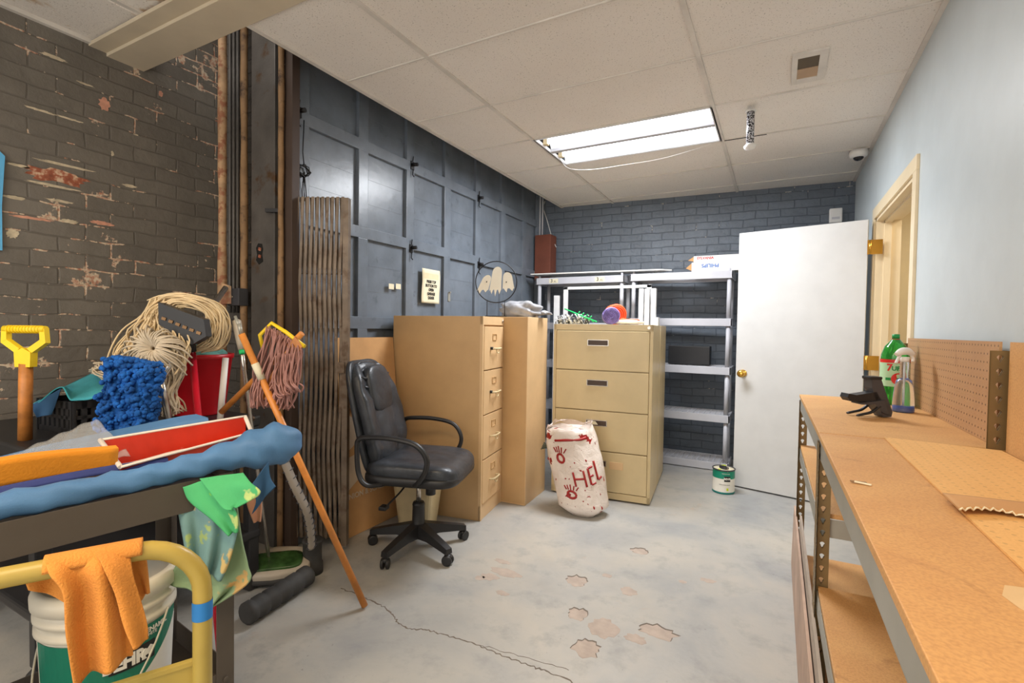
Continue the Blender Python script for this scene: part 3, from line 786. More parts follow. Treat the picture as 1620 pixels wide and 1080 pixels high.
lbox(-.70, -.28, 4.84, 5.06, 1.897, 1.955, 'thin white lamp carton with red lettering stacked on the blue lettered carton', 'SYLVANIA', REDL, False)
# black box on a shelf
p0, p1 = aty(1076, 546, 5.0), aty(1123, 580, 5.0)
solo('storage_box', MB().b2((p0.x-.1, 4.95, .945), (p1.x, 5.1, 1.12), .004), BLACKP, 'black box on the third shelf of the right shelving unit', 'box')

# ------------------------------------------------------------------ filing cabinets
def handle_loop(t, x, y, z, L=.10):
    mb = MB(); mb.tube(smooth_path([(x, y-L/2, z), (x+.028, y-L/2+.008, z+.004), (x+.030, y, z+.004), (x+.028, y+L/2-.008, z+.004), (x, y+L/2, z)], 4), .0055, 8); return mb
A = Vector((-1.676, 2.727, 0)); B = Vector((-1.742, 3.122, 0)); fv = B-A; ca = math.atan2(fv.y, fv.x)-pi/2
fc = T('filing_cabinet', 'tan four drawer vertical filing cabinet with small pull handles behind the office chair', 'filing cabinet', A, ca)
FW, FD, FH = fv.length, .665, 1.338
MB().b2((-FD, 0, 0), (-.018, FW, FH), .003).build('cabinet_body', TANM, fc)
MB().b2((-.02, 0, 0), (0, .02, FH), .001).b2((-.02, FW-.02, 0), (0, FW, FH), .001).b2((-.02, 0, FH-.055), (-.001, FW, FH), .001).b2((-.02, 0, 0), (-.004, FW, .10), .001).build('front_frame', TANF, fc)
for i in range(4):
    z0 = .105+i*.2935; z1 = z0+.286
    d = MB().b2((-.05, .021, z0), (.004, FW-.021, z1), .003).build('drawer', TANF, fc)
    hm = MB(); y = FW/2; z = z0+.135
    hm.tube(smooth_path([(.004, y-.06, z), (.034, y-.055, z+.004), (.036, y, z+.002), (.034, y+.055, z+.004), (.004, y+.06, z)], 4), .006, 8)
    hm.tube(smooth_path([(.03, y-.03, z), (.034, y-.02, z-.025), (.034, y+.012, z-.025), (.03, y+.022, z)], 3), .0035, 6)
    hm.build('pull_handle', BINB, d)
    lm = MB(); zz = z0+.215
    for q in ((-.034, -.022, .034, -.018), (-.034, .018, .034, .022)): lm.b2((.004, y+q[0], zz+q[1]), (.009, y+q[2], zz+q[3]))
    lm.b2((.004, y-.036, zz-.022), (.009, y-.032, zz+.022)); lm.b2((.004, y+.032, zz-.022), (.009, y+.036, zz+.022))
    lm.build('label_holder', TANM, d)
    if i >= 2: MB().rod((.004, y-.066, z+.006), (.02, y-.066, z+.006), .010).build('latch_button', BLACKP, d)
MB().rod((0, FW-.03, FH-.028), (.006, FW-.03, FH-.028), .010).build('lock', CHROME, fc)

# tall cardboard box
A = Vector((-1.552, 3.128, 0)); B = Vector((-1.575, 3.52, 0)); fv = B-A; ba = math.atan2(fv.y, fv.x)-pi/2
cbx = T('tall_cabinet', 'tall plain tan cabinet between the small-handled and the recessed-pull filing cabinets', 'cabinet', A, ba)
MB().b2((-.66, 0, 0), (-.0, fv.length-.005, 1.345), .003).build('cabinet_body', TANF, cbx)
mb = MB().b2((-.22, -.0012, 1.255), (-.17, 0, 1.31)).b2((-.20, -.0012, 1.20), (-.16, 0, 1.225)); mb.build('tape_scrap', PAPER, cbx)
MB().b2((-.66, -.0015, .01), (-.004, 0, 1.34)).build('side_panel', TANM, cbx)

# lateral filing cabinets (two, back to back)
A = Vector((-1.515, 3.505, 0)); B = Vector((-.778, 3.578, 0)); fv = B-A; LA = math.atan2(fv.y, fv.x); LW = fv.length; LH = 1.302
def lateral(loc, ang, label, full):
    t = T('lateral_file_cabinet', label, 'filing cabinet', loc, ang)
    MB().b2((0, .018, 0.012), (LW, .46, LH), .003).build('cabinet_body', PUTTY, t)
    if full:
        MB().b2((0, 0, 0.012), (.022, .02, LH), .001).b2((LW-.022, 0, .012), (LW, .02, LH), .001).b2((0, 0, LH-.045), (LW, .02, LH), .001).b2((0, .0, .012), (LW, .02, .06), .001).build('front_frame', PUTTY, t)
        for i in range(4):
            z0 = .065+i*.2985; z1 = z0+.292
            d = MB().b2((.024, -.004, z0), (LW-.024, .05, z1), .004).build('drawer', PUTTY, t)
            cx = LW*.47; zz = z0+.205
            MB().b2((cx-.078, -.0055, zz-.02), (cx+.072, -.004, zz+.02)).build('recess', mat('pull_recess', (74, 60, 52), .4, .3), d)
            mb = MB().b2((cx-.078, -.009, zz-.023), (cx+.072, -.004, zz-.019)).b2((cx-.078, -.009, zz+.018), (cx+.072, -.004, zz+.022)).b2((cx-.082, -.009, zz-.023), (cx-.077, -.004, zz+.022)).b2((cx+.071, -.009, zz-.023), (cx+.076, -.004, zz+.022))
            mb.build('recessed_pull', CHROME, d)
            if i == 1:
                MB().prism([(cx-.07, -.008, zz-.015), (cx-.07, -.008, zz+.016), (cx-.01, -.008, zz+.012), (cx+.01, -.008, zz-.012)], (0, -.002, 0)).build('torn_label', PAPER, d)
            if i == 0:
                MB().b2((cx-.07, -.008, zz-.012), (cx+.05, -.0057, zz+.016)).build('torn_label', PAPER, d)
                MB().b2((cx+.10, -.008, zz-.035), (cx+.20, -.004, zz+.02), .003).build('sticker', TANF, d)
        MB().rod((LW-.03, 0, LH-.022), (LW-.03, -.008, LH-.022), .011).build('lock', CHROME, t)
    return t
lateral(A, LA, 'putty four drawer lateral filing cabinet with recessed pulls facing the room', True)
A2 = A+Vector((-sin(LA), cos(LA), 0))*.475
lateral(A2, LA, 'putty cabinet standing directly behind the front lateral filing cabinet', False)

# ghost ornament in a ring, on the tall cabinet
gc = Vector(at(785, 446, 3.66)); gx = _R.copy(); gx.z = 0; gx.normalize(); gz = Vector((0, 0, 1))
base = Vector((gc.x, gc.y, 1.346)); gh = T('ghost_ring_ornament', 'black metal ring with three white ghosts standing on the tan cabinet', 'ornament', base)
mb = MB(); Rr = .152
mb.tube([gc+gx*Rr*cos(a)+gz*Rr*sin(a) for a in [2*pi*k/48 for k in range(48)]], .0038, 8, closed=True); mb.build('ring', BLACKM, gh, world=True)
for sx in (-.065, .065):
    MB().tube([gc+gx*sx+gz*(-.137), Vector((gc.x, gc.y, 1.348))+gx*sx], .003, 8).build('stem', BLACKM, gh, world=True)
MB().tube([base+gx*-.08+gz*.004, base+gx*.08+gz*.004], .004, 8).build('foot_bar', BLACKM, gh, world=True)
def ghost(cx, cz, w, h, lean, tails):
    pts = []; n = 10
    for k in range(n+1):
        a = pi-pi*k/n; pts.append((w/2*cos(a)*(.9), h*.30+w*.55*sin(a)))
    pts += [(w*.50, 0), (w*.56, -h*.28)]
    for i in range(tails):
        x0 = w*.56-(w*1.12)*(i+.35)/tails; x1 = w*.56-(w*1.12)*(i+.95)/tails
        pts += [(x0+w*.10, -h*.30), (x0, -h*(.44 if i % 2 == 0 else .52)), (x1+w*.05, -h*.28)]
    pts += [(-w*.56, -h*.35), (-w*.50, 0)]
    out = []
    for x, z in pts:
        out.append(gc+gx*(cx+x+lean*z)+gz*(cz+z))
    d = _F.copy(); d.z = 0
    MB().prism(out, -d.normalized()*.006).build('ghost', GHOST, gh, world=True)
ghost(0.0, .005, .078, .215, .10, 3); ghost(-.086, -.025, .072, .12, .35, 2); ghost(.088, -.008, .078, .13, -.08, 2)
d = _F.copy(); d.z = 0; d.normalize()
for a, b in ((-.07, .0), (.075, .0)):
    MB().blob(gc+gx*a+gz*b-d*.008, (.004, .004, .006), nu=8, nv=6).build('ghost_eye', BLACKM, gh, world=True)

# notices on the garage door
p = [atx(667, 421, XD+.001), atx(695, 425, XD+.001), atx(696, 480, XD+.001), atx(668, 478, XD+.001)]
yy0, yy1 = p[0].y, p[1].y; zt, zb = 1.712, 1.448
sg = T('paper_notice', 'cream paper notice about the garage door button taped to the garage door', 'notice', (XD+.004, (yy0+yy1)/2, zb))
def pf(u, v): return (XD+.006+.002*sin(v*5), yy0+(yy1-yy0)*u+.003*sin(v*6), zt+(zb-zt)*v)
MB().sheet(pf, 6, 14, .001).build('paper', PAPER, sg, world=True)
MB().b2((XD+.0088, yy0+.02, zt-.075), (XD+.0095, yy1-.02, zt-.032)).build('tape_patch', mat('faded_pink_band', (232, 206, 170), .8), sg, world=True)
for i, s_ in enumerate(('PRESS TOP', 'BUTTON TO', 'OPEN', 'GARAGE', 'DOOR')):
    text('notice_text', s_, .030, frame((XD+.0095, (yy0+yy1)/2, zt-.098-.031*i), (0, 1, 0), (0, 0, 1)), INK, sg, bold=.0012, sx=.82)
for i, px in enumerate((619, 630)):
    q = atx(px, 453, XD); solo('paper_square', MB().box((XD+.0012, q.y, q.z), (.001, .052, .038)), PAPER, ['left', 'right'][i]+' one of two small white paper squares stuck on the garage door', 'sticker')

# things on the cabinets
def crumple(c, d, name, material, seed, n=28, amp=.18, label='', cat='', flat=True, lobes=5):
    r = random.Random(seed); ph = [r.uniform(0, 6) for _ in range(6)]
    def fn(v):
        q = 1+amp*(sin(v.x*lobes/d[0]*1.2+ph[0])*sin(v.y*lobes/d[1]+ph[1])+.5*sin(v.z*lobes*1.7/d[2]+v.x*9/d[0]+ph[2]))
        v = v*q; v.z = max(v.z, -d[2]*.75) if flat else v.z; return v
    mb = MB().blob((0, 0, 0), d, .9, n, n, None, fn); bmesh.ops.translate(mb.bm, vec=c, verts=mb.bm.verts); return mb
q = Vector((-1.72, 3.33, 1.346+.052))
gbag = T('plastic_bag', 'crumpled grey plastic bag lying on top of the tall tan cabinet', 'bag', (q.x, q.y, 1.346))
crumple(q, (.155, .13, .068), '', SILV, 4).build('bag_body', SILV, gbag, world=True)
mb = MB(); e = q+Vector((.13, .05, -.02))
for k in range(6):
    a = k*.5-1.2; mb.tube([e, e+Vector((.05, .03*sin(a), .01*cos(a))), e+Vector((.09, .06*sin(a), .015*cos(a)-.01))], [.02, .014, .004], 7)
mb.build('knotted_neck', SILV, gbag, world=True)
top = LH+.001
def onlat(px, dy=.12):   # point on the lateral cabinet's top, dy behind the front edge
    ct = A+Vector((-sin(LA), cos(LA), 0))*dy; dirx = Vector((cos(LA), sin(LA), 0)); r = _ray(px, 510)
    # intersect vertical plane through ray with the line
    nrm = Vector((r.y, -r.x)); t = -(ct.x*nrm.x+ct.y*nrm.y)/(dirx.x*nrm.x+dirx.y*nrm.y); v = ct+dirx*t; return Vector((v.x, v.y, top))
q = onlat(905, .16)
mb = MB(); r = random.Random(5)
for k in range(70):
    a = Vector((r.uniform(-.12, .12), r.uniform(-.06, .06), .004)); b_ = a+Vector((r.uniform(-.05, .05), r.uniform(-.04, .04), r.uniform(.02, .075)))
    mb.tube([q+a, q+(a+b_)/2+Vector((0, 0, .015)), q+b_], .005, 5)
solo('fringe_garland', mb, BLKW, 'black and white fringe garland heaped on the lateral filing cabinet', 'garland')
mb = MB(); pa, pb = onlat(893, .14)+Vector((0, 0, .12)), onlat(944, .10)+Vector((0, 0, .02))
mb.rod(pa, pb, .005)
for k in range(9):
    c = pa.lerp(pb, .35+.06*k); mb.tube([c, c+Vector((.02, 0, .022*(1 if k % 2 else -1)))], .004, 5)
solo('green_stick', mb, NEONG, 'bright green plastic branch stuck in the black and white garland', 'decoration')
def roll(c, r0, L, material, label, ax, nm='mesh_roll'):
    ax = Vector(ax).normalized(); up = Vector((0, 0, 1)); sd = up.cross(ax).normalized(); up = ax.cross(sd); mb = MB()
    # spiral face
    pts = []
    for k in range(100):
        a = k*.32; rr = .012+(r0-.012)*k/100; pts.append(c-ax*L/2+sd*rr*cos(a)+up*rr*sin(a))
    mb.tube(pts, .0042, 5)
    mb.lathe([(r0*.93, -L/2+.004), (r0, -L/2+.01), (r0, L/2-.01), (r0*.9, L/2)], n=26, M=Matrix((sd, up, ax)).transposed().to_4x4()) if False else None
    MM = Matrix((sd, up, ax)).transposed().to_4x4()
    m2 = MB(); m2.lathe([(.01, -L/2+.008), (r0*.93, -L/2+.006), (r0, -L/2+.012), (r0*1.0, L/2-.01), (r0*.9, L/2)], c=c, n=26, M=MM)
    me = bpy.data.meshes.new('t'); m2.bm.to_mesh(me); mb.bm.from_mesh(me); m2.bm.free()
    return solo(nm, mb, material, label, 'ribbon roll')
d = _F.copy(); d.z = 0; d.normalize()
roll(onlat(966, .12)+Vector((0, 0, .065)), .064, .18, PURP, 'purple mesh ribbon roll on the lateral filing cabinet, end facing the room', d+Vector((.15, 0, 0)))
roll(onlat(973, .34)+Vector((0, 0, .083)), .082, .12, ORNG, 'bright orange mesh roll standing behind the purple roll', d)
solo('folded_fabric', crumple(onlat(992, .09)+Vector((0, 0, .017)), (.12, .05, .018), '', WHITEP, 7, 20, .1), WHITEP, 'folded white plastic packet in front of the purple and orange rolls', 'packet')
solo('orange_mesh', crumple(onlat(990, .22)+Vector((0, 0, .022)), (.10, .04, .024), '', ORNG, 9, 18, .2), ORNG, 'low heap of orange mesh right of the purple roll', 'mesh')
# white window frames standing behind
def wframe(x0, x1, y, z0, z1, t, label, lean=0, tk=.02):
    mb = MB(); mb.b2((x0, y, z0), (x0+t, y+tk, z1), .002); mb.b2((x1-t, y, z0), (x1, y+tk, z1), .002)
    mb.b2((x0, y, z1-t*.6), (x1, y+tk, z1), .002); mb.b2((x0, y, z0), (x1, y+tk, z0+t), .002)
    solo('window_screen', mb, WHITEM, label, 'frame')
wframe(-1.90, -1.03, 4.62, .0, 1.685, .045, 'tall white window screen frame behind the cabinets, widest and leftmost')
for i, (a, b) in enumerate(((-1.13, 1.645), (-1.07, 1.64), (-1.005, 1.64))):
    mb = MB().b2((a, 4.56-.03*i, 0), (a+.042, 4.60-.03*i, b), .002)
    solo('narrow_board', mb, WHITEM, ['white upright strip nearest the wide frame', 'middle one of three white upright strips behind the cabinet', 'white upright strip farthest right behind the cabinet'][i], 'strip')
mb = MB().b2((-1.995, 4.60, 0), (-1.94, 4.63, 1.60), .002); solo('narrow_board', mb, WHITEM, 'lone white upright strip behind the grey plastic bag', 'strip')
mb = MB().b2((-.965, 4.48, 0), (-.935, 4.55, 1.38), .002); solo('narrow_board', mb, WHITEM, 'short white upright strip ending just above the cabinet top', 'strip')

# ------------------------------------------------------------------ cardboard, bin, chair
mb = MB().prism([atx(557, 534, -2.33), atx(628, 537, -2.30), Vector((-2.27, 2.62, .02)), Vector((-2.20, 2.13, .02))], (-.012, .0, 0))
cbd = T('flattened_carton', 'flattened brown carton with pale printed pattern leaning behind the office chair', 'carton', (-2.24, 2.35, 0))
P0, P1, P2, P3 = Vector((-2.32, 2.10, 1.19)), Vector((-2.32, 2.60, 1.19)), Vector((-2.21, 2.60, .002)), Vector((-2.21, 2.10, .002))
MB().prism([P0, P1, P2, P3], (-.012, 0, -.001)).build('board', CARD, cbd, world=True)
up = (P0-P3).normalized()
def onb(y, h): return Vector((P3.x, y, P3.z))+up*h+Vector((.0012, 0, 0))
MB().prism([onb(2.1, .78), onb(2.58, .78), onb(2.58, .765), onb(2.1, .765)], (.025, 0, .003)).build('flap_edge', CARDW, cbd, world=True)
def disc(y, h, r, a0, a1, n=20, ri=0):
    pts = [onb(y+r*cos(a0+(a1-a0)*k/n), h+r*sin(a0+(a1-a0)*k/n)) for k in range(n+1)]
    if ri: pts += [onb(y+ri*cos(a1+(a0-a1)*k/n), h+ri*sin(a1+(a0-a1)*k/n)) for k in range(n+1)]
    else: pts.append(onb(y, h))
    return pts
MB().prism(disc(2.12, .62, .11, -pi/2, pi/2), (.001, 0, 0)).prism([onb(2.10, .26), onb(2.10, .46), onb(2.30, .50), onb(2.36, .40), onb(2.30, .28), onb(2.22, .33)], (.001, 0, 0)).build('printed_shape', CARDW, cbd, world=True)
Mt = frame(onb(2.26, .235)+Vector((.001, 0, 0)), (0, 1, 0), up); text('printed_text', 'UNION & SCALE', .045, Mt, CARDW, cbd, bold=.001)
mb = MB().b2((-2.30, 2.47, .02), (-2.255, 2.70, 1.18)); solo('cardboard_sheet', MB().prism([(-2.345, 2.38, 0.002), (-2.345, 2.60, .002), (-2.375, 2.60, 1.17), (-2.375, 2.38, 1.17)], (-.01, 0, 0)), CARD, 'second brown cardboard sheet propped behind the printed carton', 'cardboard')
# bin
bn = T('waste_bin', 'small beige rectangular waste bin on the floor behind the office chair', 'bin', (-2.03, 2.525, 0), rad(10))
def rr(w, d, z, r=.04, n=5):
    out = []
    for (sx, sy, a0) in ((1, 1, 0), (-1, 1, pi/2), (-1, -1, pi), (1, -1, 1.5*pi)):
        for k in range(n): a = a0+pi/2*k/(n-1); out.append(Vector((sx*(w-r)+r*cos(a), sy*(d-r)+r*sin(a), z)))
    return out
def loft(rings, capb=True, capt=False):
    mb = MB(); R2 = [[mb.bm.verts.new(p) for p in ring] for ring in rings]; n = len(rings[0])
    for i in range(len(R2)-1):
        for k in range(n): f = mb.bm.faces.new((R2[i][k], R2[i][(k+1) % n], R2[i+1][(k+1) % n], R2[i+1][k])); f.smooth = False
    if capb: mb.bm.faces.new(R2[0][::-1])
    if capt: mb.bm.faces.new(R2[-1])
    return mb
loft([rr(.115, .075, 0), rr(.150, .105, .34), rr(.158, .112, .345), rr(.158, .112, .36), rr(.150, .104, .36), rr(.110, .07, .01)], True, True).build('bin_body', BINB, bn)

# office chair, seat faces local +x
ch = T('office_chair', 'black leather office chair on casters in front of the filing cabinet', 'chair', (-1.775, 2.215, 0), rad(17))
for k, a in enumerate((199, 271, 343, 55, 127)):
    a = rad(a-17); u = Vector((cos(a), sin(a), 0)); sd = Vector((-sin(a), cos(a), 0))
    lg = MB()
    rings = []
    for t, hw, z0, z1 in ((.03, .034, .075, .150), (.12, .028, .080, .130), (.24, .024, .068, .102), (.285, .022, .062, .090)):
        rings.append([u*t+sd*hw+Vector((0, 0, z0)), u*t+sd*hw*.8+Vector((0, 0, z1)), u*t-sd*hw*.8+Vector((0, 0, z1)), u*t-sd*hw+Vector((0, 0, z0))])
    lo = loft(rings, True, True); lego = lo.build('base_leg', BLACKP, ch)
    c = MB(); cp = u*.275; ws = Vector((-sin(a+.5), cos(a+.5), 0)); wf = Vector((cos(a+.5), sin(a+.5), 0))
    c.rod(cp+Vector((0, 0, .05)), cp+Vector((0, 0, .075)), .010)
    for s in (-1, 1):
        o_ = cp+ws*s*.014+Vector((0, 0, .028)); c.tube([o_-ws*.009, o_-ws*.006, o_+ws*.006, o_+ws*.009], [.022, .028, .028, .022], 18)
    c.blob(cp+Vector((0, 0, .045)), (.022, .022, .016), nu=12, nv=8)
    c.build('caster', BLACKP, ch)
MB().lathe([(.045, .07), (.045, .13), (.036, .15), (.034, .25), (.036, .255), (.030, .27), (0, .27)], n=22).build('hub_sleeve', BLACKP, ch)
MB().rod((0, 0, .26), (0, 0, .40), .014).build('gas_lift', CHROME, ch)
MB().b2((-.12, -.09, .385), (.12, .09, .41), .008).build('seat_plate', BLACKM, ch)
def puff(v):
    return v
def seatf(v):
    x, y, z = v; q = 1+.05*math.cos(y*26)*.3
    if z > 0: z = z*(1+.12*sin(x*34)*.5+.08*math.cos(y*30))
    z += .02*(abs(y)/.25)**3*(.5) + (-.025*max(0, (x-.12)/.14)**2)
    return (x, y, z)
MB().blob((.02, 0, .452), (.265, .255, .036), .45, 48, 18, None, None, .38).build('seat_base', BLACKP, ch)
MB().blob((.025, 0, .492), (.262, .25, .052), .55, 56, 26, None, seatf, .42).build('seat_cushion', LEATH, ch)
tilt = Matrix.Rotation(rad(-13), 4, 'Y')
def backf(v):
    x, y, z = v     # z along the height, x forward
    x = x*(1+.14*sin(z*46+2*sin(y*9))*(1 if x > 0 else 0)+.12*math.cos(y*24))
    x += .035*(y/.24)**2+ .02*sin((z+.3)*7)
    if x > 0 and abs(abs(y)-.10) < .02: x -= .010
    y *= 1-.10*max(0, z/.3)**2
    return (x, y, z)
Mb = Matrix.Translation((-.265, 0, .76)) @ tilt
mb = MB().blob((0, 0, 0), (.05, .215, .305), .50, 44, 40, Mb, backf, .6); mb.build('backrest_cushion', LEATH, ch)
mb = MB().blob((0, 0, 0), (.028, .225, .32), .42, 36, 24, Matrix.Translation((-.305, 0, .755)) @ tilt, lambda v: (v[0]+.035*(v[1]/.24)**2, v[1]*(1-.08*max(0, v[2]/.3)**2), v[2]), .6); mb.build('backrest_shell', LEATH, ch)
mb = MB().blob((0, 0, 0), (.032, .125, .135), .6, 26, 16, Matrix.Translation((-.270, 0, .905)) @ tilt, lambda v: (v[0]+.02, v[1], v[2]), .6); mb.build('headrest_pad', LEATH, ch)
mb = MB()
for k in range(5): mb.tube(smooth_path([(-.23+.004*k, -.16+.08*k, .60), (-.215, -.165+.08*k, .70), (-.245, -.16+.08*k, .82)], 5), .004, 6)
for sgn in (-1, 1):
    for k in range(9):
        z = -.20+.05*k; mb.tube([Mb @ Vector((.045, sgn*.10, z)), Mb @ Vector((.052, sgn*.135, z+.008)), Mb @ Vector((.046, sgn*.168, z+.02))], [.003, .008, .003], 6)
mb.build('piping', LEATH, ch)
for s in (-1, 1):
    y = s*.292
    path = smooth_path([(-.10, s*.22, .432), (-.17, y-.0*s, .44), (-.215, y, .50), (-.225, y, .62), (-.215, y, .675), (-.15, y, .690), (-.02, y+.004*s, .690), (.10, y+.006*s, .665), (.155, y, .60), (.150, y, .53), (.10, y-.02*s, .46), (.06, s*.22, .435)], 6)
    MB().tube(path, [.017]*len(path), 10, flat=.75).build('armrest', BLACKP, ch)
mb = MB().tube(smooth_path([(-.03, -.10, .40), (-.04, -.18, .37), (-.07, -.27, .33)], 4), .005, 8); mb.b2((-.10, -.30, .315), (-.06, -.25, .335), .005); mb.build('tilt_lever', BLACKM, ch)
MB().rod((.09, -.05, .40), (.09, -.05, .335), .028).build('tension_knob', BLACKP, ch)

# ------------------------------------------------------------------ printed bag of rubbish leaning on the lateral cabinet
bg = T('rubbish_bag', 'white plastic bag with red handprints and lettering leaning on the lateral cabinet', 'bag', (-1.235, 3.26, 0))
bg0 = Vector((-1.13, 3.20, 0))
lean = Vector((-.155, .09, 0)); fx = Vector((.98, .12, 0)).normalized(); fy = Vector((-.12, .98, 0))
r = random.Random(8); rings = []
for i in range(19):
    t = i/18; z = .004+.56*t
    w_ = .165*(1-.55*max(0, .10-t)/.10)*(1+.10*sin(t*3)); d_ = .12*(1-.4*max(0, .10-t)/.10)
    if t > .85: w_ *= 1-.05*(t-.85)/.15
    ring = []
    for k in range(36):
        a = 2*pi*k/36; q = 1+.035*sin(5*a+t*3)+.02*sin(11*a+t*9+2)+.03*sin(2*a-t*7)
        sx = math.copysign(abs(cos(a))**.75, cos(a)); sy = math.copysign(abs(sin(a))**.75, sin(a))
        ring.append(bg0+lean*t+fx*w_*q*sx+fy*d_*q*sy+Vector((0, 0, z+(.012*sin(3*a+1)+.018*cos(a) if t > .8 else 0))))
    rings.append(ring)
lo = loft(rings, True, True)
for f in lo.bm.faces: f.smooth = True
lo.build('bag_body', BAGM, bg, world=True)
neck = []
for i in range(5):
    t = i/4; neck.append([p+Vector((0, 0, .05*t))+(bg0+lean-p)*(-.05+.12*t)*Vector((1, 1, 0)).length*.3+Vector((.0, 0, .012*sin(k*1.1+i))) for k, p in enumerate(rings[-1])])
ln = loft(neck, False, False)
for f in ln.bm.faces: f.smooth = True
ln.build('clear_rim', mat('clear_bag_rim', (214, 196, 186), .2, alpha=.6, var=.02), bg, world=True)
def onbag(u, t):     # front surface point, u in -1..1
    i = int(t*18); ring = rings[min(i, 18)]; k = int(round((27+u*8))) % 36; return ring[k]+Vector((.0, -.004, 0))
def bagstroke(pts, wd, nm='printed_letter'):
    P = smooth_path([onbagc(u, t) for u, t in pts], 5); MB().tube(P, wd, 8, flat=.75).build(nm, BLOOD, bg, world=True)
def onbagc(u, t):
    x = t*18; i = min(int(x), 17); fr = x-i; kk = 27+u*8; k = int(math.floor(kk)); fk = kk-k
    def g(i_, k_): return rings[i_][k_ % 36]
    p = g(i, k).lerp(g(i, k+1), fk).lerp(g(i+1, k).lerp(g(i+1, k+1), fk), fr)
    c = bg0+lean*t; c.z = p.z; return p-(p-c).normalized()*.003
# H E L
for st in ([(.00, .52), (.02, .36)], [(.22, .55), (.25, .37)], [(.01, .44), (.24, .46)]): bagstroke(st, .0105)
for st in ([(.36, .58), (.39, .40)], [(.36, .58), (.55, .60)], [(.37, .49), (.52, .505)], [(.39, .40), (.58, .42)]): bagstroke(st, .0105)
for st in ([(.66, .66), (.72, .45)], [(.72, .45), (.88, .48)]): bagstroke(st, .0105)
bagstroke([(-.35, .86), (-.05, .87), (.3, .90), (.6, .92)], .013, 'printed_band')
for (u, t, s) in ((-.25, .66, 1), (-.1, .26, .8)):
    pal = [onbagc(u+.13*s*cos(a)*.9, t+.05*s*sin(a)) for a in [2*pi*k/12 for k in range(12)]]
    MB().tube(pal, .011, 8, closed=True, flat=.8).build('handprint_palm', BLOOD, bg, world=True)
    for k in range(5):
        du = (-.13+.065*k)*s; MB().tube([onbagc(u+du, t+.065*s), onbagc(u+du*1.5, t+(.12+.01*(2-abs(k-2)))*s)], .007, 6, flat=.8).build('handprint_finger', BLOOD, bg, world=True)
for (u, t, rr_) in ((-.85, .62, .012), (.05, .62, .010), (.35, .66, .010), (.1, .20, .011), (.35, .14, .012), (.72, .13, .012), (-.55, .40, .009), (-.2, .42, .011), (.75, .28, .008)):
    MB().blob(onbagc(u, t), (rr_, .003, rr_*1.1), nu=10, nv=6).build('printed_spatter', BLOOD, bg, world=True)
mb = MB(); c = bg0+lean*.8+Vector((-.16, -.03, .42))
for k in range(5): mb.tube([c+Vector((.03, 0, 0)), c+Vector((-.02, .01*k-.02, .012*sin(k))), c+Vector((-.06, .012*k-.03, -.02+.01*k))], [.01, .012, .003], 7)
mb.build('knot', mat('dark_green_film', (70, 78, 70), .3), bg, world=True)

# ------------------------------------------------------------------ gallon paint can by the door
pc = T('paint_can', 'gallon paint can with green and white label on the floor by the open door', 'paint can', (-.345, 4.215, 0), rad(-65))
MB().lathe([(.080, 0), (.083, .004), (.083, .012), (.081, .016)], n=36, cap=(True, False)).build('base_ring', mat('teal_can_base', (24, 116, 112), .4), pc)
MB().lathe([(.081, .016), (.081, .120)], n=36, cap=(False, False)).build('white_label', LABW, pc)
MB().lathe([(.0812, .120), (.0812, .178)], n=36, cap=(False, False)).build('green_label', mat('can_green_label', (18, 136, 110), .4), pc)
MB().lathe([(.081, .178), (.085, .182), (.085, .190), (.078, .190), (.076, .184)], n=36, cap=(False, False)).build('rim', CHARC, pc)
MB().lathe([(.0, .182), (.077, .182), (.077, .185), (0, .185)], n=30).build('lid', PAPER, pc)
MB().lathe([(0, .185), (.04, .186), (.042, .194), (.03, .198), (0, .198)], n=20, sx=1.2, sy=.8).build('spout', BLACKP, pc)
MB().blob((-.06, .02, .188), (.016, .02, .008), nu=12, nv=8).blob((.045, -.05, .187), (.018, .014, .006), nu=12, nv=8).build('wet_paint', LIME, pc)
MB().tube([(cos(a)*.083, 0, .17+.075*sin(a)) for a in [pi*k/20 for k in range(21)]], .0018, 6).build('wire_handle', CHROME, pc)
def lw(nm, body, size, ang, z, R_, m_, par, c0=Vector((0, 0, 0)), bold=0, sx=1):
    cu = bpy.data.curves.new(nm, 'FONT'); cu.body = body; cu.size = size; cu.align_x = 'CENTER'; cu.align_y = 'CENTER'; cu.offset = bold; cu.extrude = .0006; cu.resolution_u = 3
    tmp = bpy.data.objects.new('tmp', cu); COL.objects.link(tmp); bpy.context.view_layer.update()
    me = bpy.data.meshes.new_from_object(tmp.evaluated_get(bpy.context.evaluated_depsgraph_get())); bpy.data.objects.remove(tmp)
    for v in me.vertices:
        a = ang+v.co.x*sx/R_; rr2 = R_+v.co.z; v.co = Vector((rr2*cos(a), rr2*sin(a), z+v.co.y))
    me.materials.clear(); me.materials.append(m_); o = bpy.data.objects.new(nm, me); COL.objects.link(o); o.parent = par; return o
def cpatch(a0, a1, z0, z1, R_, m_, nm, par, n=10):
    mb = MB(); pts = []
    for k in range(n):
        b0, b1 = a0+(a1-a0)*k/n, a0+(a1-a0)*(k+1)/n
        q = [Vector((R_*cos(b), R_*sin(b), z)) for b, z in ((b0, z0), (b1, z0), (b1, z1), (b0, z1))]
        c = (q[0]+q[1]); c.z = 0; mb.prism(q, c.normalized()*.0006)
    return mb.build(nm, m_, par)
vc = math.atan2(0-4.215, 0+.345)-rad(-65)      # direction of the room's middle, in the can's frame
cpatch(vc+.05, vc+.62, .100, .142, .0816, LABK, 'brand_plate', pc); lw('brand_text', 'BEHR', .022, vc+.33, .121, .0826, LABW, pc, bold=.0008)
cpatch(vc+.28, vc+.46, .03, .05, .0814, LIME, 'colour_dot', pc)
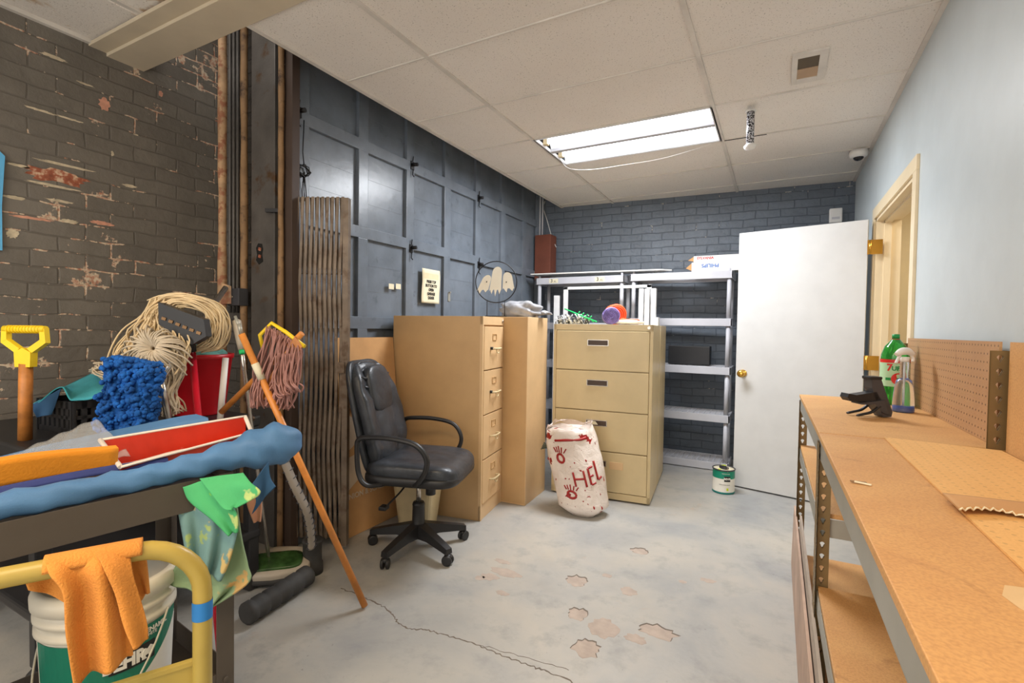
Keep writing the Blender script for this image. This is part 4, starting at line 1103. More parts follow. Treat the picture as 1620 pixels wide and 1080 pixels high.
lw('label_text', 'PREMIUM PLUS', .009, vc+.2, .160, .0816, LABW, pc); lw('label_text', 'INTERIOR EGGSHELL ENAMEL', .006, vc+.1, .075, .0814, INK, pc)

# ------------------------------------------------------------------ workbenches on the right
def keyhole_strip(mb, o, ux, uz, n, w=.038, p=.0381, t=.002):
    # flat steel strip with real keyhole slots; o = lower left corner
    nrm = ux.cross(uz).normalized()*t
    for i in range(n):
        c = o+ux*(w/2)+uz*(p*(i+.5))
        outer = []; inner = []
        K_ = 16
        for k in range(K_):
            a = 2*pi*k/K_; cx, cz = cos(a), sin(a); s_ = min(w/2/max(abs(cx), 1e-6), p/2/max(abs(cz), 1e-6))
            outer.append(c+ux*cx*s_+uz*cz*s_)
            rx = .0075 if cz > -.2 else .0042; rz = .008 if cz > 0 else .013
            inner.append(c+ux*cx*rx+uz*cz*rz)
        vo = [mb.bm.verts.new(v) for v in outer]; vi = [mb.bm.verts.new(v) for v in inner]
        vo2 = [mb.bm.verts.new(v+nrm) for v in outer]; vi2 = [mb.bm.verts.new(v+nrm) for v in inner]
        for k in range(K_):
            j = (k+1) % K_
            mb.bm.faces.new((vo[k], vo[j], vi[j], vi[k])); mb.bm.faces.new((vo2[k], vi2[k], vi2[j], vo2[j])); mb.bm.faces.new((vi[k], vi[j], vi2[j], vi2[k]))
X_, Y_, Z_ = Vector((1, 0, 0)), Vector((0, 1, 0)), Vector((0, 0, 1))
BT = .944
def bench(loc, rz, L, D_, shelf_zs, label, far, back_h, topm):
    t = T('workbench', label, 'workbench', loc, rz)
    MB().b2((-.004, 0, BT-.016), (D_, L, BT), .002).build('top_board', topm, t)
    for (x, s) in ((0, 1), (D_-.004, -1)):
        MB().b2((x if s > 0 else x+.0, .0, BT-.075), (x+.0025, L, BT-.0165)).b2((x, 0, BT-.078), (x+(.022 if s > 0 else 0.004), L, BT-.0755)).b2((x, 0, BT-.019), (x+(.022 if s > 0 else 0.004), L, BT-.0165)).build('long_beam', STEEL, t)
    for y in (0.004, L-.006): MB().b2((.003, y, BT-.075), (D_-.004, y+.0025, BT-.0165)).build('end_beam', STEEL, t)
    for z in shelf_zs:
        s = MB().b2((.006, .01, z-.016), (D_-.004, L-.01, z), .002).build('lower_shelf', PART, t)
        MB().b2((.003, .004, z-.075), (.0055, L-.004, z-.017)).b2((.003, L-.008, z-.075), (D_-.004, L-.005, z-.017)).b2((.003, .005, z-.075), (D_-.004, .008, z-.017)).build('shelf_beam', STEEL, s)
    n = int((BT-.0)/.0381)
    for (x, y, sx, sy, tall) in ((-.004, 0, 1, 1, 0), (-.004, L, 1, -1, 0), (D_-.003, 0, -1, 1, back_h), (D_-.003, L, -1, -1, back_h)):
        mb = MB(); nn = n if not tall else int((BT+tall)/.0381)
        o = Vector((x, y, 0)); ux = X_*sx
        oo = o if sx > 0 else o+ux*.038
        keyhole_strip(mb, oo, X_, Z_, nn)
        o2 = o if sy > 0 else o-Y_*.038
        keyhole_strip(mb, o2, Y_, Z_, nn)
        mb.build('angle_post', BRONZE, t)
    if back_h:
        z1 = BT+back_h
        MB().b2((D_-.012, .03, BT+.001), (D_-.006, L-.03, z1-.005)).build('back_panel', PEGV if far else PART, t)
    return t
far = bench((.128, 1.852, 0), .0135, 1.10, .44, (.685, .12), 'farther workbench with brown particle board top and pegboard back by the doorway', True, .305, PART)
near = bench((.141, .575, 0), .0105, 1.268, .44, (.458,), 'nearer workbench with orange lit particle board top running towards the camera', False, .305, PART)
# stained patch on the near top
mb = MB(); rr_ = random.Random(2); c = Vector((.30, .78, BT+.0002)); mb.prism([c+Vector((.05*cos(a)*rr_.uniform(.7, 1.1), .09*sin(a)*rr_.uniform(.7, 1.1), 0)) for a in [2*pi*k/18 for k in range(18)]], (0, 0, .0004))
mb.build('dried_stain', TOPSTAIN, near, world=True)
# loose pegboard sheet on the near bench
mb = MB().prism([(.300, .58, BT+.001), (.555, .58, BT+.001), (.545, 1.81, BT+.001), (.292, 1.85, BT+.001)], (0, 0, .004))
solo('pegboard_sheet', mb, PEGH, 'loose pale pegboard sheet lying flat on the nearer workbench', 'pegboard')
# torn cardboard
def tc(u, v):
    x = .285+.26*u; y = 1.115+.10*v+.035*sin(u*5)*(1-v); z = BT+.0085+.008*sin(u*6+1)*(1-v)+.006*v+.006*u
    return (x, y, z)
cbp = T('torn_cardboard', 'torn piece of corrugated cardboard on the nearer workbench over the pegboard', 'cardboard', (.40, 1.17, BT+.005))
MB().sheet(tc, 26, 8, .003).build('liner', CARD, cbp, world=True)
MB().tube([Vector(tc(u/60, 0))+Vector((0, -.001, .003*sin(u*2.2))) for u in range(61)], .0016, 5).build('corrugated_edge', PAPER, cbp, world=True)
# bits on the top
for i, (px, py) in enumerate(((1358, 762), (1365, 764))):
    c = atz(px, py, BT+.003); solo('wood_splinter', MB().box(c, (.03, .006, .003), (0, .05, .3-.5*i), .001), OCHRE if i == 0 else PAPER, ['small orange splinter on the nearer workbench top', 'small pale chip beside the orange splinter on the workbench'][i], 'splinter')
# boards leaning under the far bench
for i in range(3):
    x = .142+.030*i
    mb = MB().prism([(x, 1.92-.28*i, .002), (x, 3.02-.06*i, .002), (x+.010, 3.00-.06*i, .30), (x+.010, 2.0-.25*i, .30)], (.012, 0, 0))
    if i == 0: mb = MB().prism([(.112, 2.0, .002), (.112, 3.09, .002), (.112, 3.085, .33), (.112, 2.02, .27)], (.008, 0, 0))
# scrap boards stacked along the bench front
for i, (x, y0, y1, h, m_) in enumerate(((.098, 1.45, 3.09, .32, mat('pinkish_brown_board', (180, 154, 136), .7, var=.1)), (.112, 1.30, 2.75, .38, mat('faded_grey_board', (170, 156, 142), .7, var=.08)))):
    mb = MB().prism([(x, y0, .002), (x, y1, .002), (x+.006, y1, h), (x+.006, y0, h-.02)], (.009, 0, 0))
    solo('leaning_board', mb, m_, ['pinkish brown board leaning on the front of the workbenches', 'greyer board tucked behind the pinkish board under the bench edge'][i], 'board')
# bottle
b7 = T('soda_bottle', 'green plastic two litre soda bottle on the farther workbench', 'bottle', (.470, 2.775, BT))
MB().lathe([(.0, .004), (.03, .0), (.048, .01), (.053, .03), (.050, .06), (.053, .09), (.0535, .205), (.052, .225), (.040, .262), (.022, .285), (.0135, .297), (.0135, .315), (.0, .316)], n=36, cap=(False, False)).build('bottle_body', GREENB, b7)
MB().lathe([(.0545, .085), (.0545, .195)], n=36, cap=(False, False)).build('label', LABP, b7)
MB().lathe([(.0548, .190), (.0548, .205)], n=36, cap=(False, False)).build('red_band', LABR, b7)
MB().lathe([(.0155, .290), (.0155, .296)], n=20, cap=(False, False)).build('neck_ring', LABR, b7)
MB().lathe([(.0142, .297), (.0142, .317), (0, .318)], n=20).build('neck_finish', LABV, b7)
va = math.atan2(-2.775, -.470)
lw('brand_text', '7', .042, va-.35, .168, .0553, LABR, b7, bold=.0015); lw('brand_text', 'UP', .026, va+.08, .165, .0553, LABV, b7, bold=.001)
cpatch(va-.62, va+.9, .112, .124, .0548, LABV, 'green_band', b7)
rd = MB(); n = 20
pts = [Vector((.0556*cos(va+.25+.48*cos(2*pi*k/n)), .0556*sin(va+.25+.48*cos(2*pi*k/n)), .120+.026*sin(2*pi*k/n))) for k in range(n)]
rd.prism(pts, Vector((cos(va+.25), sin(va+.25), 0))*.001); rd.build('red_badge', LABR, b7)
# spray bottle
sb = T('spray_bottle', 'clear spray bottle with white trigger and a little blue liquid beside the soda bottle', 'bottle', (.461, 2.535, BT))
prof = [(.0, .003), (.036, .0), (.0375, .006), (.036, .05), (.032, .10), (.026, .13)]
for k in range(9): prof += [(.0175, .135+k*.0085), (.0145, .139+k*.0085)]
prof += [(.013, .215), (.0, .216)]
MB().lathe(prof, n=30, cap=(False, False)).build('bottle_body', CLEARP, sb)
MB().lathe([(.0, .004), (.035, .003), (.036, .008), (.0355, .026), (0, .026)], n=30).build('liquid', BLUEL, sb)
MB().rod((0, 0, .02), (0, 0, .21), .0025, n=8).build('dip_tube', WHITEP, sb)
tg = MB(); rzv = Vector((_R.x, _R.y, 0)).normalized()
h0 = Vector((0, 0, .212)); tg.rod((0, 0, .205), (0, 0, .225), .016); 
P = smooth_path([h0-rzv*.036+Z_*.022, h0-rzv*.015+Z_*.034, h0+rzv*.01+Z_*.036, h0+rzv*.035+Z_*.022], 4); tg.tube(P, [.008+.008*sin(pi*k/(len(P)-1)) for k in range(len(P))], 10)
tg.tube(smooth_path([h0-rzv*.018+Z_*.026, h0-rzv*.030+Z_*.0, h0-rzv*.036-Z_*.014], 4), [.006]*9, 8)
tg.tube(smooth_path([h0+rzv*.022+Z_*.026, h0+rzv*.034+Z_*.008, h0+rzv*.032-Z_*.006], 4), [.005]*9, 8)
tg.build('trigger_head', WHITEP, sb)
# phone mount / dock: black cradle
dk = T('device_cradle', 'black plastic cradle with clip feet lying on the farther workbench', 'cradle', (.300, 2.30, BT))
r_ = Vector((_R.x, _R.y, 0)).normalized(); f_ = Vector((-r_.y, r_.x, 0))
def loc(a, b, c): return dk.location+r_*a+f_*b+Z_*c
pts = [(.010, .135), (.045, .130), (.092, .020), (.088, .004), (.058, .002), (.050, .012), (.022, .075), (.012, .10)]
MB().prism([loc(a*1.0, -.022, c*1.13) for a, c in pts], f_*.045).build('back_plate', CHARC, dk, world=True)
MB().prism([loc(a, -.022, c) for a, c in [(.030, .098), (-.045, .085), (-.075, .090), (-.080, .076), (-.070, .062), (-.035, .060), (.05, .062)]], f_*.044).build('clamp_arm', BLACKP, dk, world=True)
MB().prism([loc(a, -.03, c) for a, c in [(.055, .068), (-.03, .056), (-.03, .050), (.02, .052), (.05, .02), (.075, .012)]], f_*.06).build('support_rib', CHARC, dk, world=True)
for b in (-.025, .03):
    MB().tube(smooth_path([loc(.04, b, .045), loc(.01, b, .022), loc(-.02, b, .014), loc(-.045, b, .008)], 4), [.008]*12+[.005], 8, flat=.6).build('clip_foot', BLACKP, dk, world=True)
MB().box(loc(.026, 0, .150), (.045, .05, .012), (0, 0, math.atan2(r_.y, r_.x)), .004).build('top_lip', BLACKP, dk, world=True)

# ------------------------------------------------------------------ LEFT FOREGROUND
# charcoal utility cart; local x along its length, y across
def camxy(xc, d):
    v = Vector((_R0.x, _R0.y))*xc+Vector((-sin(YAW), cos(YAW)))*d; return Vector((v.x, v.y, 0))
GO = camxy(-.799, 1.42); gaA = YAW+rad(55.05)
gcart = T('utility_cart', 'charcoal metal utility cart loaded with paint rags and trays', 'cart', GO, gaA)
GLn, GWd = .95, .42
MB().b2((-GLn, 0, .752), (0, .003, .835), .001).b2((-GLn, GWd-.003, .752), (0, GWd, .835), .001).b2((-.003, 0, .752), (0, GWd, .835), .001).b2((-GLn, 0, .752), (-GLn+.003, GWd, .835), .001).b2((-GLn+.003, .003, .800), (-.003, GWd-.003, .806)).build('top_tray', CARTG, gcart)
MB().b2((-GLn, 0, .192), (0, .003, .264), .001).b2((-GLn, GWd-.003, .192), (0, GWd, .264), .001).b2((-.003, 0, .192), (0, GWd, .264), .001).b2((-GLn, 0, .192), (-GLn+.003, GWd, .264), .001).b2((-GLn, 0, .190), (0, GWd, .195)).build('lower_tray', CARTG, gcart)
for x in (-.0, -GLn+.0):
    for y in (0, GWd):
        sx = -1 if x == 0 else 1; sy = 1 if y == 0 else -1
        mb = MB().b2((x, y-.003*sy, .09), (x+.048*sx, y, .80), .001).b2((x, y, .09), (x+.003*sx, y+.038*sy, .80), .001)
        for z in (.215, .24, .775): mb.rod((x+.024*sx, y-.003*sy, z), (x+.024*sx, y-.008*sy, z), .007, n=8)
        mb.build('leg', CARTG, gcart)
        MB().rod((x+.03*sx, y+.01*sy, .04), (x+.03*sx, y+.035*sy, .04), .04, n=20).b2((x+.01*sx, y+.005*sy, .075), (x+.05*sx, y+.04*sy, .092)).build('caster', BLACKP, gcart)
def gl(x, y, z): c, s = cos(gaA), sin(gaA); return Vector((GO.x+x*c-y*s, GO.y+x*s+y*c, z))
# blue rolled drop cloth along the front edge
P = [gl(-.93, .03, .862), gl(-.7, .03, .862), gl(-.45, .028, .862), gl(-.25, .026, .862), gl(-.12, .022, .868), gl(-.02, .014, .880), gl(.06, .008, .886), gl(.13, .002, .892), gl(.20, 0, .892)]
P = smooth_path(P, 6); n = len(P); rs = []
for i, p_ in enumerate(P):
    xl = (p_-gl(0, 0, p_.z)).dot(Vector((cos(gaA), sin(gaA), 0)))
    r0 = .029+.006*min(1, max(0, (xl+.2)/.18))+.028*min(1, max(0, (xl+.03)/.12)); e_ = max(0, (xl-.14)/.06)
    r0 *= 1-.62*min(1, e_)**2
    rs.append(r0*(1+.035*sin(i*1.1)+.02*sin(i*2.7)))
mb = MB().tube(P, rs, 22)
for v in mb.bm.verts:
    v.co += Vector((.004*sin(v.co.z*120+v.co.y*40), .004*sin(v.co.x*60+v.co.z*50), .004*sin(v.co.y*70+v.co.x*50)))
solo('rolled_drop_cloth', mb, BLUET, 'long rolled blue drop cloth spotted with paint along the cart front, overhanging its end', 'drop cloth')
# second blue folded cloth behind
P = [gl(-.42, .36, .860), gl(-.30, .36, .875), gl(-.15, .34, .892), gl(.0, .32, .908), gl(.05, .31, .908)]
mb = MB(); sec = []
for i, p in enumerate(smooth_path(P, 5)):
    u_ = Vector((cos(gaA), sin(gaA), 0)); s_ = Vector((-sin(gaA), cos(gaA), 0)); h = .035+.012*i/20
    sec.append([p+s_*.05-Z_*h*.7, p+s_*.05+Z_*h, p-s_*.035+Z_*h*.95, p-s_*.055+Z_*h*.2, p-s_*.05-Z_*h*.7])
lo = loft(sec, True, True)
solo('folded_drop_cloth', lo, BLUET, 'thick folded blue cloth lying behind the red tray on the cart', 'drop cloth')
# red tray
rt = T('paint_tray', 'red paint tray crusted with white paint between the two blue cloths', 'paint tray', gl(-.2, .16, .808))
def trayring(x, z, w0, w1): return [gl(x, .20-w0, z), gl(x, .20+w1, z)]
rows = []
for i in range(13):
    t = i/12; x = -.25+.36*t; w = .075*(1-.72*t); zt_ = .940+.022*t; zb_ = .862+.022*t+(.03*max(0, t-.8)*5 if t > .8 else 0)
    zb_ = min(zb_, zt_-.056)
    rows.append([gl(x, .135-w, zt_-.048), gl(x, .135-w*.8, zb_), gl(x, .135+w*.8, zb_), gl(x, .135+w, zt_), gl(x, .135+w-.004, zt_), gl(x, .135+w*.76, zb_+.004), gl(x, .135-w*.76, zb_+.004), gl(x, .135-w+.004, zt_-.048)])
loft(rows, True, True).build('tray_body', REDO, rt, world=True)
lip = [r0[0]+Vector((0, 0, .001)) for r0 in rows]; lip2 = [r0[3]+Vector((0, 0, .001)) for r0 in rows]
MB().tube(lip, .006, 8, flat=.6).tube(lip2, .006, 8, flat=.6).tube([lip[-1], lip2[-1]], .006, 8).tube([lip[0], lip2[0]], .006, 8).build('crusted_rim', PCRUST, rt, world=True)
# papers and orange felt
def pap(u, v): p = gl(-.85+.85*u, .065+.09*v, 0); return (p.x, p.y, .872+.006*sin(u*19+v*3)+.012*v)
solo('drop_sheet', MB().sheet(pap, 30, 6, .002), PCRUST, 'crumpled whitish paint-stained paper between the blue roll and the red tray', 'paper')
def felt(u, v): p = gl(-.52+.27*u, .082+.012*v, 0); return (p.x, p.y, .952-.064*v+.005*sin(u*4)-.006*u)
solo('orange_felt_pad', MB().sheet(felt, 14, 5, .022), ORFELT, 'flat orange felt pad lying on the cart left of the red tray', 'pad')
def blp(u, v): p = gl(-.50+.36*u, .066+.01*v, 0); return (p.x, p.y, .876+.016*v+.006*sin(u*3.1))
solo('blue_strip', MB().sheet(blp, 12, 3, .004), mat('navy_fabric', (56, 66, 122), .9), 'dark blue cloth strip peeking out below the orange felt pad', 'cloth')
# clear bag over the left
def cb_(u, v):
    a = at(-40, 745, 1.25).lerp(at(152, 662, 1.50), u); b = at(-30, 790, 1.12).lerp(at(206, 722, 1.36), u)
    p = a.lerp(b, v); p.z += .004*sin(v*pi)+.004*sin(u*13+v*8)*v+.003*sin(u*31+v*17)
    return p
solo('clear_plastic_bag', MB().sheet(cb_, 40, 16, .0015), CLEARB, 'clear plastic sheet draped over the left end of the cart load', 'plastic sheet')

# towels over the cart corner
d0 = 1.36
t1 = cloth([at(275, 772, 1.36), at(283, 812, 1.34), at(292, 860, 1.335), at(298, 905, 1.34)], [at(345, 762, 1.36), at(375, 815, 1.34), at(368, 870, 1.34), at(350, 915, 1.345)], 2.2, .014)
solo('stained_towel', t1, BGREEN, 'blue-grey paint stained towel hanging at the cart corner under the green ones', 'towel')
t3 = cloth([at(330, 775, 1.375), at(300, 850, 1.37), at(268, 918, 1.37), at(300, 930, 1.37), at(330, 958, 1.365)], [at(372, 775, 1.375), at(382, 850, 1.37), at(392, 895, 1.37), at(393, 922, 1.37), at(334, 960, 1.365)], 1.6, .012, ph=1.5)
solo('stained_towel', t3, PGREEN, 'pale green stained towel, lowest hanging of those at the cart corner', 'towel')
t2 = cloth([at(290, 770, 1.32), at(300, 792, 1.315), at(335, 820, 1.31), at(362, 846, 1.31)], [at(330, 757, 1.32), at(352, 785, 1.31), at(375, 812, 1.305), at(376, 840, 1.31)], 1.2, .006)
solo('green_towel', t2, GREEN, 'bright green towel fold hanging lower left over the blue-grey towel', 'towel')
t4 = cloth([at(316, 757, 1.325), at(330, 775, 1.30), at(352, 802, 1.29), at(366, 806, 1.29)], [at(385, 748, 1.33), at(396, 762, 1.30), at(412, 780, 1.29), at(376, 800, 1.285)], 1.2, .005, ph=1)
solo('green_towel', t4, GREEN, 'bright green towel corner with round pale stain right under the blue roll', 'towel')
t5 = cloth([at(395, 770, 1.42), at(405, 790, 1.42), at(398, 812, 1.42)], [at(425, 730, 1.46), at(428, 755, 1.46), at(436, 768, 1.45)], 1, .006)
solo('grey_cloth', t5, TEALD, 'slate coloured cloth corner hanging below the overhanging blue roll', 'cloth')
t6 = cloth([at(388, 775, 1.44), at(392, 800, 1.44), at(402, 826, 1.44)], [at(412, 772, 1.44), at(414, 800, 1.44), at(412, 824, 1.44)], 1, .004)
solo('pink_cloth', t6, mat('dusty_pink_cloth', (190, 140, 118), .95), 'dusty pink rag hanging right of the green towels', 'cloth')

# mustard tube cart
YO = camxy(-.583, .93); yaA = YAW+rad(34.8)
yc = T('tube_cart', 'mustard yellow tube frame cart standing in front of the white bucket', 'cart', YO, yaA)
R1 = .0165; hz = .852
path = [(0, 0, .07), (0, 0, hz-.10)]
path += [(-.10+.10*cos(a), 0, hz-.10+.10*sin(a)) for a in [pi/2*k/8 for k in range(1, 9)]]
path += [(-.50, 0, hz)]+[(-.50-.10*sin(a), 0, hz-.10+.10*cos(a)) for a in [pi/2*k/8 for k in range(1, 9)]]+[(-.60, 0, .07)]
MB().tube(path, R1, 18).build('handle_tube', OLIVE, yc)
MB().b2((-.60, .016, .30), (0, .020, .612), .001).b2((-.60, .012, .604), (0, .024, .615), .002).b2((-.60, .016, .30), (0, .20, .305)).b2((-.60, .196, .30), (0, .20, .42)).b2((-.004, .016, .30), (0, .20, .42)).b2((-.60, .016, .30), (-.596, .20, .42)).build('shelf_tub', OLIVE, yc)
mb = MB()
for k in range(3): mb.b2((-.52+.0*k, .0135, .565-.05*k), (-.08, .016, .567-.05*k))
mb.build('pressed_line', OLIVE, yc)
MB().lathe([(R1+.0008, .700), (R1+.0008, .735)], n=18, cap=(False, False)).build('tape_wrap', BTAPE, yc)
for x, y in ((0, 0), (-.6, 0), (-.02, .18), (-.58, .18)):
    mb = MB().rod((x, y-.012, .038), (x, y+.012, .038), .038, n=20); mb.rod((x, y, .06), (x, y, .30 if y else .075), .010); mb.build('caster', BLACKP, yc)

# white bucket
bc = camxy(-1.075, 1.315)
bk = T('paint_bucket', 'white five gallon paint bucket with green label on the charcoal cart lower tray', 'bucket', (bc.x, bc.y, .196))
HB = .405
MB().lathe([(0, 0), (.128, 0), (.132, .01), (.143, .28), (.143, .285)], n=48).build('bucket_body', BUCKW, bk)
MB().lathe([(.143, .283), (.150, .288), (.150, .300), (.144, .303), (.144, .318), (.152, .322), (.152, .334), (.145, .338), (.146, .352)], n=48, cap=(False, False)).build('collar_ribs', BUCKW, bk)
MB().lathe([(.146, .350), (.156, .354), (.157, .378), (.152, .392), (.140, .398), (.134, .392), (.130, .384), (.0, .384)], n=48, cap=(False, False)).build('lid', BUCKW, bk)
bm_ = MB()
bm_.tube([(.165*cos(a)*1.0, .165*sin(a)*.0+.0, .28-.20*abs(sin(a))) for a in [pi*k/24 for k in range(25)]], .002, 6)
rx = Vector((_R.x, _R.y, 0)).normalized()
bl = MB(); cx = Vector((0, 0, .30)); fdir = Vector((-rx.y, rx.x, 0))
bl.tube([cx+rx*.158*cos(a)-fdir*.165*sin(a)*.9-Z_*.27*sin(a) for a in [pi*k/24 for k in range(25)]], .0024, 8); bl.build('wire_bail', mat('grey_wire', (196, 190, 170), .4), bk)
vb = math.atan2(-bc.y, -bc.x)
def conepatch(a0, a1, z0, z1, m_, nm, off=.0012, n=22, zf=None):
    mb = MB()
    for k in range(n):
        b0, b1 = a0+(a1-a0)*k/n, a0+(a1-a0)*(k+1)/n; q = []
        for b, z in ((b0, z0), (b1, z0), (b1, z1), (b0, z1)):
            zz = z+(zf(b) if zf and z == z1 else 0); R_ = .1322+(zz-.01)*(.143-.132)/.27+off; q.append(Vector((R_*cos(b), R_*sin(b), zz)))
        c = (q[0]+q[1]); c.z = 0; mb.prism(q, c.normalized()*.0006)
    return mb.build(nm, m_, bk)
conepatch(vb-1.25, vb+1.35, .03, .279, LABG, 'green_label')
conepatch(vb+.5, vb+1.35, .03, .15, LABW, 'white_swoosh', .002, 12, lambda b: .11*(b-vb-.5)/.85)
conepatch(vb-.02, vb+.70, .186, .234, LABK, 'brand_plate', .0026)
def btext(body, size, ang, z, m_, bold=0, sx=1, off=.0036):
    return lw('label_text', body, size, ang, z, .1322+(z-.01)*(.011/.27)+off, m_, bk, bold=bold, sx=sx)
btext('BEHR', .044, vb+.21, .208, LABW, .0022, .86)
mb = MB(); R_ = .1445; pts = [(.46, .194), (.47, .213), (.51, .221), (.56, .217), (.61, .224), (.66, .219), (.65, .211), (.62, .208), (.61, .194), (.58, .194), (.57, .203), (.52, .202), (.50, .194)]
mb.prism([Vector((R_*cos(vb+a), R_*sin(vb+a), z)) for a, z in pts], Vector((cos(vb+.73), sin(vb+.73), 0))*.0012); mb.build('bear_emblem', LABW, bk)
btext('SEMI-GLOSS ENAMEL', .017, vb+.42, .264, LABW, .0004); btext('ULTRA PURE WHITE', .012, vb+.36, .252, LABW); btext('3050', .006, vb+.36, .2435, LABW)

# orange towel over the tube
def yl(x, y, z): c, s = cos(yaA), sin(yaA); return Vector((YO.x+x*c-y*s, YO.y+x*s+y*c, z))
dq = .835
def tw(L, R, **k): return cloth(L, R, **k)
ot = T('orange_towel', 'orange terry towel draped over the mustard cart handle', 'towel', yl(-.16, -.03, .56))
def tl(px): # local x on the bar for a pixel column
    c, s = cos(yaA), sin(yaA); r = _ray(px, 860); nrm = Vector((r.y, -r.x)); return -(YO.x*nrm.x+YO.y*nrm.y)/(c*nrm.x+s*nrm.y)
def bar(px, off=0, up_=.019): p = yl(tl(px), off, hz+up_); return p
def pt(px, py, off=-.03):   # point in the plane parallel to the handle, off in front
    o = yl(0, off, 0); nn = Vector((-sin(yaA), cos(yaA), 0)); r = _ray(px, py); t = (o-CAM).dot(nn)/r.dot(nn); return CAM+r*t
cloth([bar(72), pt(78, 905, -.024), pt(100, 935, -.03), pt(104, 1000, -.035), pt(118, 1080, -.035)], [bar(182), pt(188, 890, -.024), pt(192, 935, -.03), pt(205, 985, -.035), pt(209, 1042, -.035)], folds=1.6, amp=.012, nu=36, nv=40, ph=.5).build('front_drape', ORANGE, ot, world=True)
cloth([bar(145, 0, .021), pt(160, 890, -.032), pt(182, 935, -.04), pt(196, 985, -.045), pt(212, 1022, -.045)], [bar(205, 0, .021), pt(208, 900, -.032), pt(222, 950, -.04), pt(233, 990, -.045), pt(234, 1015, -.045)], folds=.6, amp=.008, nu=20, nv=30).build('folded_layer', ORANGE, ot, world=True)
cloth([bar(186, 0, .018), bar(186, .02, .0), pt(190, 905, .026), pt(222, 948, .03)], [bar(226, 0, .018), bar(226, .02, .0), pt(232, 890, .026), pt(236, 936, .03)], folds=1, amp=.005).build('back_drape', ORANGE, ot, world=True)
cloth([bar(70, 0, .016), bar(60, .02, .0), pt(40, 905, .026), pt(45, 930, .028)], [bar(110, 0, .016), bar(112, .02, .0), pt(110, 915, .026), pt(108, 952, .028)], folds=1, amp=.005).build('back_drape', ORANGE, ot, world=True)
MB().sheet(lambda u, v: yl(tl(70)+(tl(226)-tl(70))*u, .021*cos(pi*v), hz+.021*sin(pi*v)), 24, 10, .004).build('top_fold', ORANGE, ot, world=True)

# ------------------------------------------------------------------ janitor cart against the brick wall
jc = T('janitor_cart', 'black low janitor cart against the brick wall carrying mops and buckets', 'cart', (-2.53, 1.13, 0), 0)
jt = .832
MB().b2((-.43, -.45, jt-.05), (.38, .37, jt), .01).build('top_tray', BLACKP, jc)
MB().b2((-.43, -.45, .25), (.38, .37, .29), .01).build('lower_tray', BLACKP, jc)
for x in (-.40, .35):
    for y in (-.42, .34): MB().b2((x-.025, y-.025, .09), (x+.025, y+.025, jt-.05), .006).build('post', BLACKP, jc); MB().rod((x-.015, y, .045), (x+.015, y, .045), .045, n=18).build('caster', RUBB, jc)
MB().tube(smooth_path([(.38, .14, jt-.02), (.42, .16, jt+.0), (.43, .23, jt+.005), (.42, .30, jt+.0), (.38, .32, jt-.02)], 4), .009, 8).build('push_handle', OCHRE, jc)
JT = jt+.001
# milk crate
p = atz(112, 668, JT); p = camxy(-1.72, 2.02)
cr = T('milk_crate', 'black plastic milk crate under a teal cloth on the janitor cart', 'crate', (p.x, p.y, JT), rad(5))
mb = MB(); a, hgt = .118, .125
for (ax, sgn) in (('x', -1), ('x', 1), ('y', -1), ('y', 1)):
    for z0, z1 in ((0, .02), (hgt-.03, hgt), (.055, .068)):
        if ax == 'x': mb.b2((sgn*a-.004, -a, z0), (sgn*a+.004, a, z1))
        else: mb.b2((-a, sgn*a-.004, z0), (a, sgn*a+.004, z1))
    for k in range(8):
        q = -a+2*a*k/7; w2 = .009
        if ax == 'x': mb.b2((sgn*a-.004, q-w2, 0), (sgn*a+.004, q+w2, hgt))
        else: mb.b2((q-w2, sgn*a-.004, 0), (q+w2, sgn*a+.004, hgt))
mb.b2((-a, -a, 0), (a, a, .006)); mb.build('crate_body', BLACKP, cr)
# teal cloth over it
Lp = [at(128, 596, 2.14), at(100, 611, 2.0), at(97, 612, 1.93)]
def teal(u, v):
    # u left-right, v back to front
    A_ = at(82, 622, 2.16).lerp(at(150, 588, 2.16), min(1, u*1.2)) if u < .83 else at(150, 588, 2.16).lerp(at(176, 600, 2.14), (u-.83)/.17)
    keys = [(50, 640), (98, 612), (113, 633), (135, 632), (172, 622)]
    x = u*4; i = min(int(x), 3); q = x-i; q = q*q*(3-2*q); px = keys[i][0]+(keys[i+1][0]-keys[i][0])*(x-i); py = keys[i][1]+(keys[i+1][1]-keys[i][1])*q
    B_ = at(px, py, 1.86); p = A_.lerp(B_, v); p.z = max(p.z, .90); return p
tc_ = T('teal_cloth', 'teal microfiber cloth draped over the black milk crate', 'cloth', (cr.location.x, cr.location.y, JT+.126))
MB().sheet(teal, 34, 12, .004).build('cloth_top', TEAL, tc_, world=True)
cloth([at(51, 640, 1.86), at(53, 650, 1.86), at(58, 660, 1.87)], [at(97, 614, 1.865), at(88, 640, 1.88), at(82, 655, 1.88)], 1, .004, ph=2).build('cloth_flap', TEALD, tc_, world=True)
# red bucket
p = camxy(-1.495, 2.36)
rb = T('red_bucket', 'red plastic bucket stuffed with rags on the janitor cart', 'bucket', (p.x, p.y, JT))
MB().lathe([(0, 0), (.105, 0), (.108, .006), (.140, .262), (.147, .266), (.148, .285), (.140, .286), (.136, .27), (.103, .01)], n=40, cap=(False, True)).build('bucket_body', RED, rb)
fbk = MB(); 
for k in range(4):
    a = k*1.4; fbk.blob((.05*cos(a)+.01, .05*sin(a), .27+.01*k), (.07, .06, .035), 1, 18, 12, Matrix.Rotation(a, 4, 'Z'))
fbk.build('rag_bundle', mat('soft_teal_rag', (104, 156, 148), .95, bmp=.4), rb)
MB().blob((-.03, -.10, .29), (.012, .012, .010), nu=12, nv=8).build('red_cap', RED, rb)
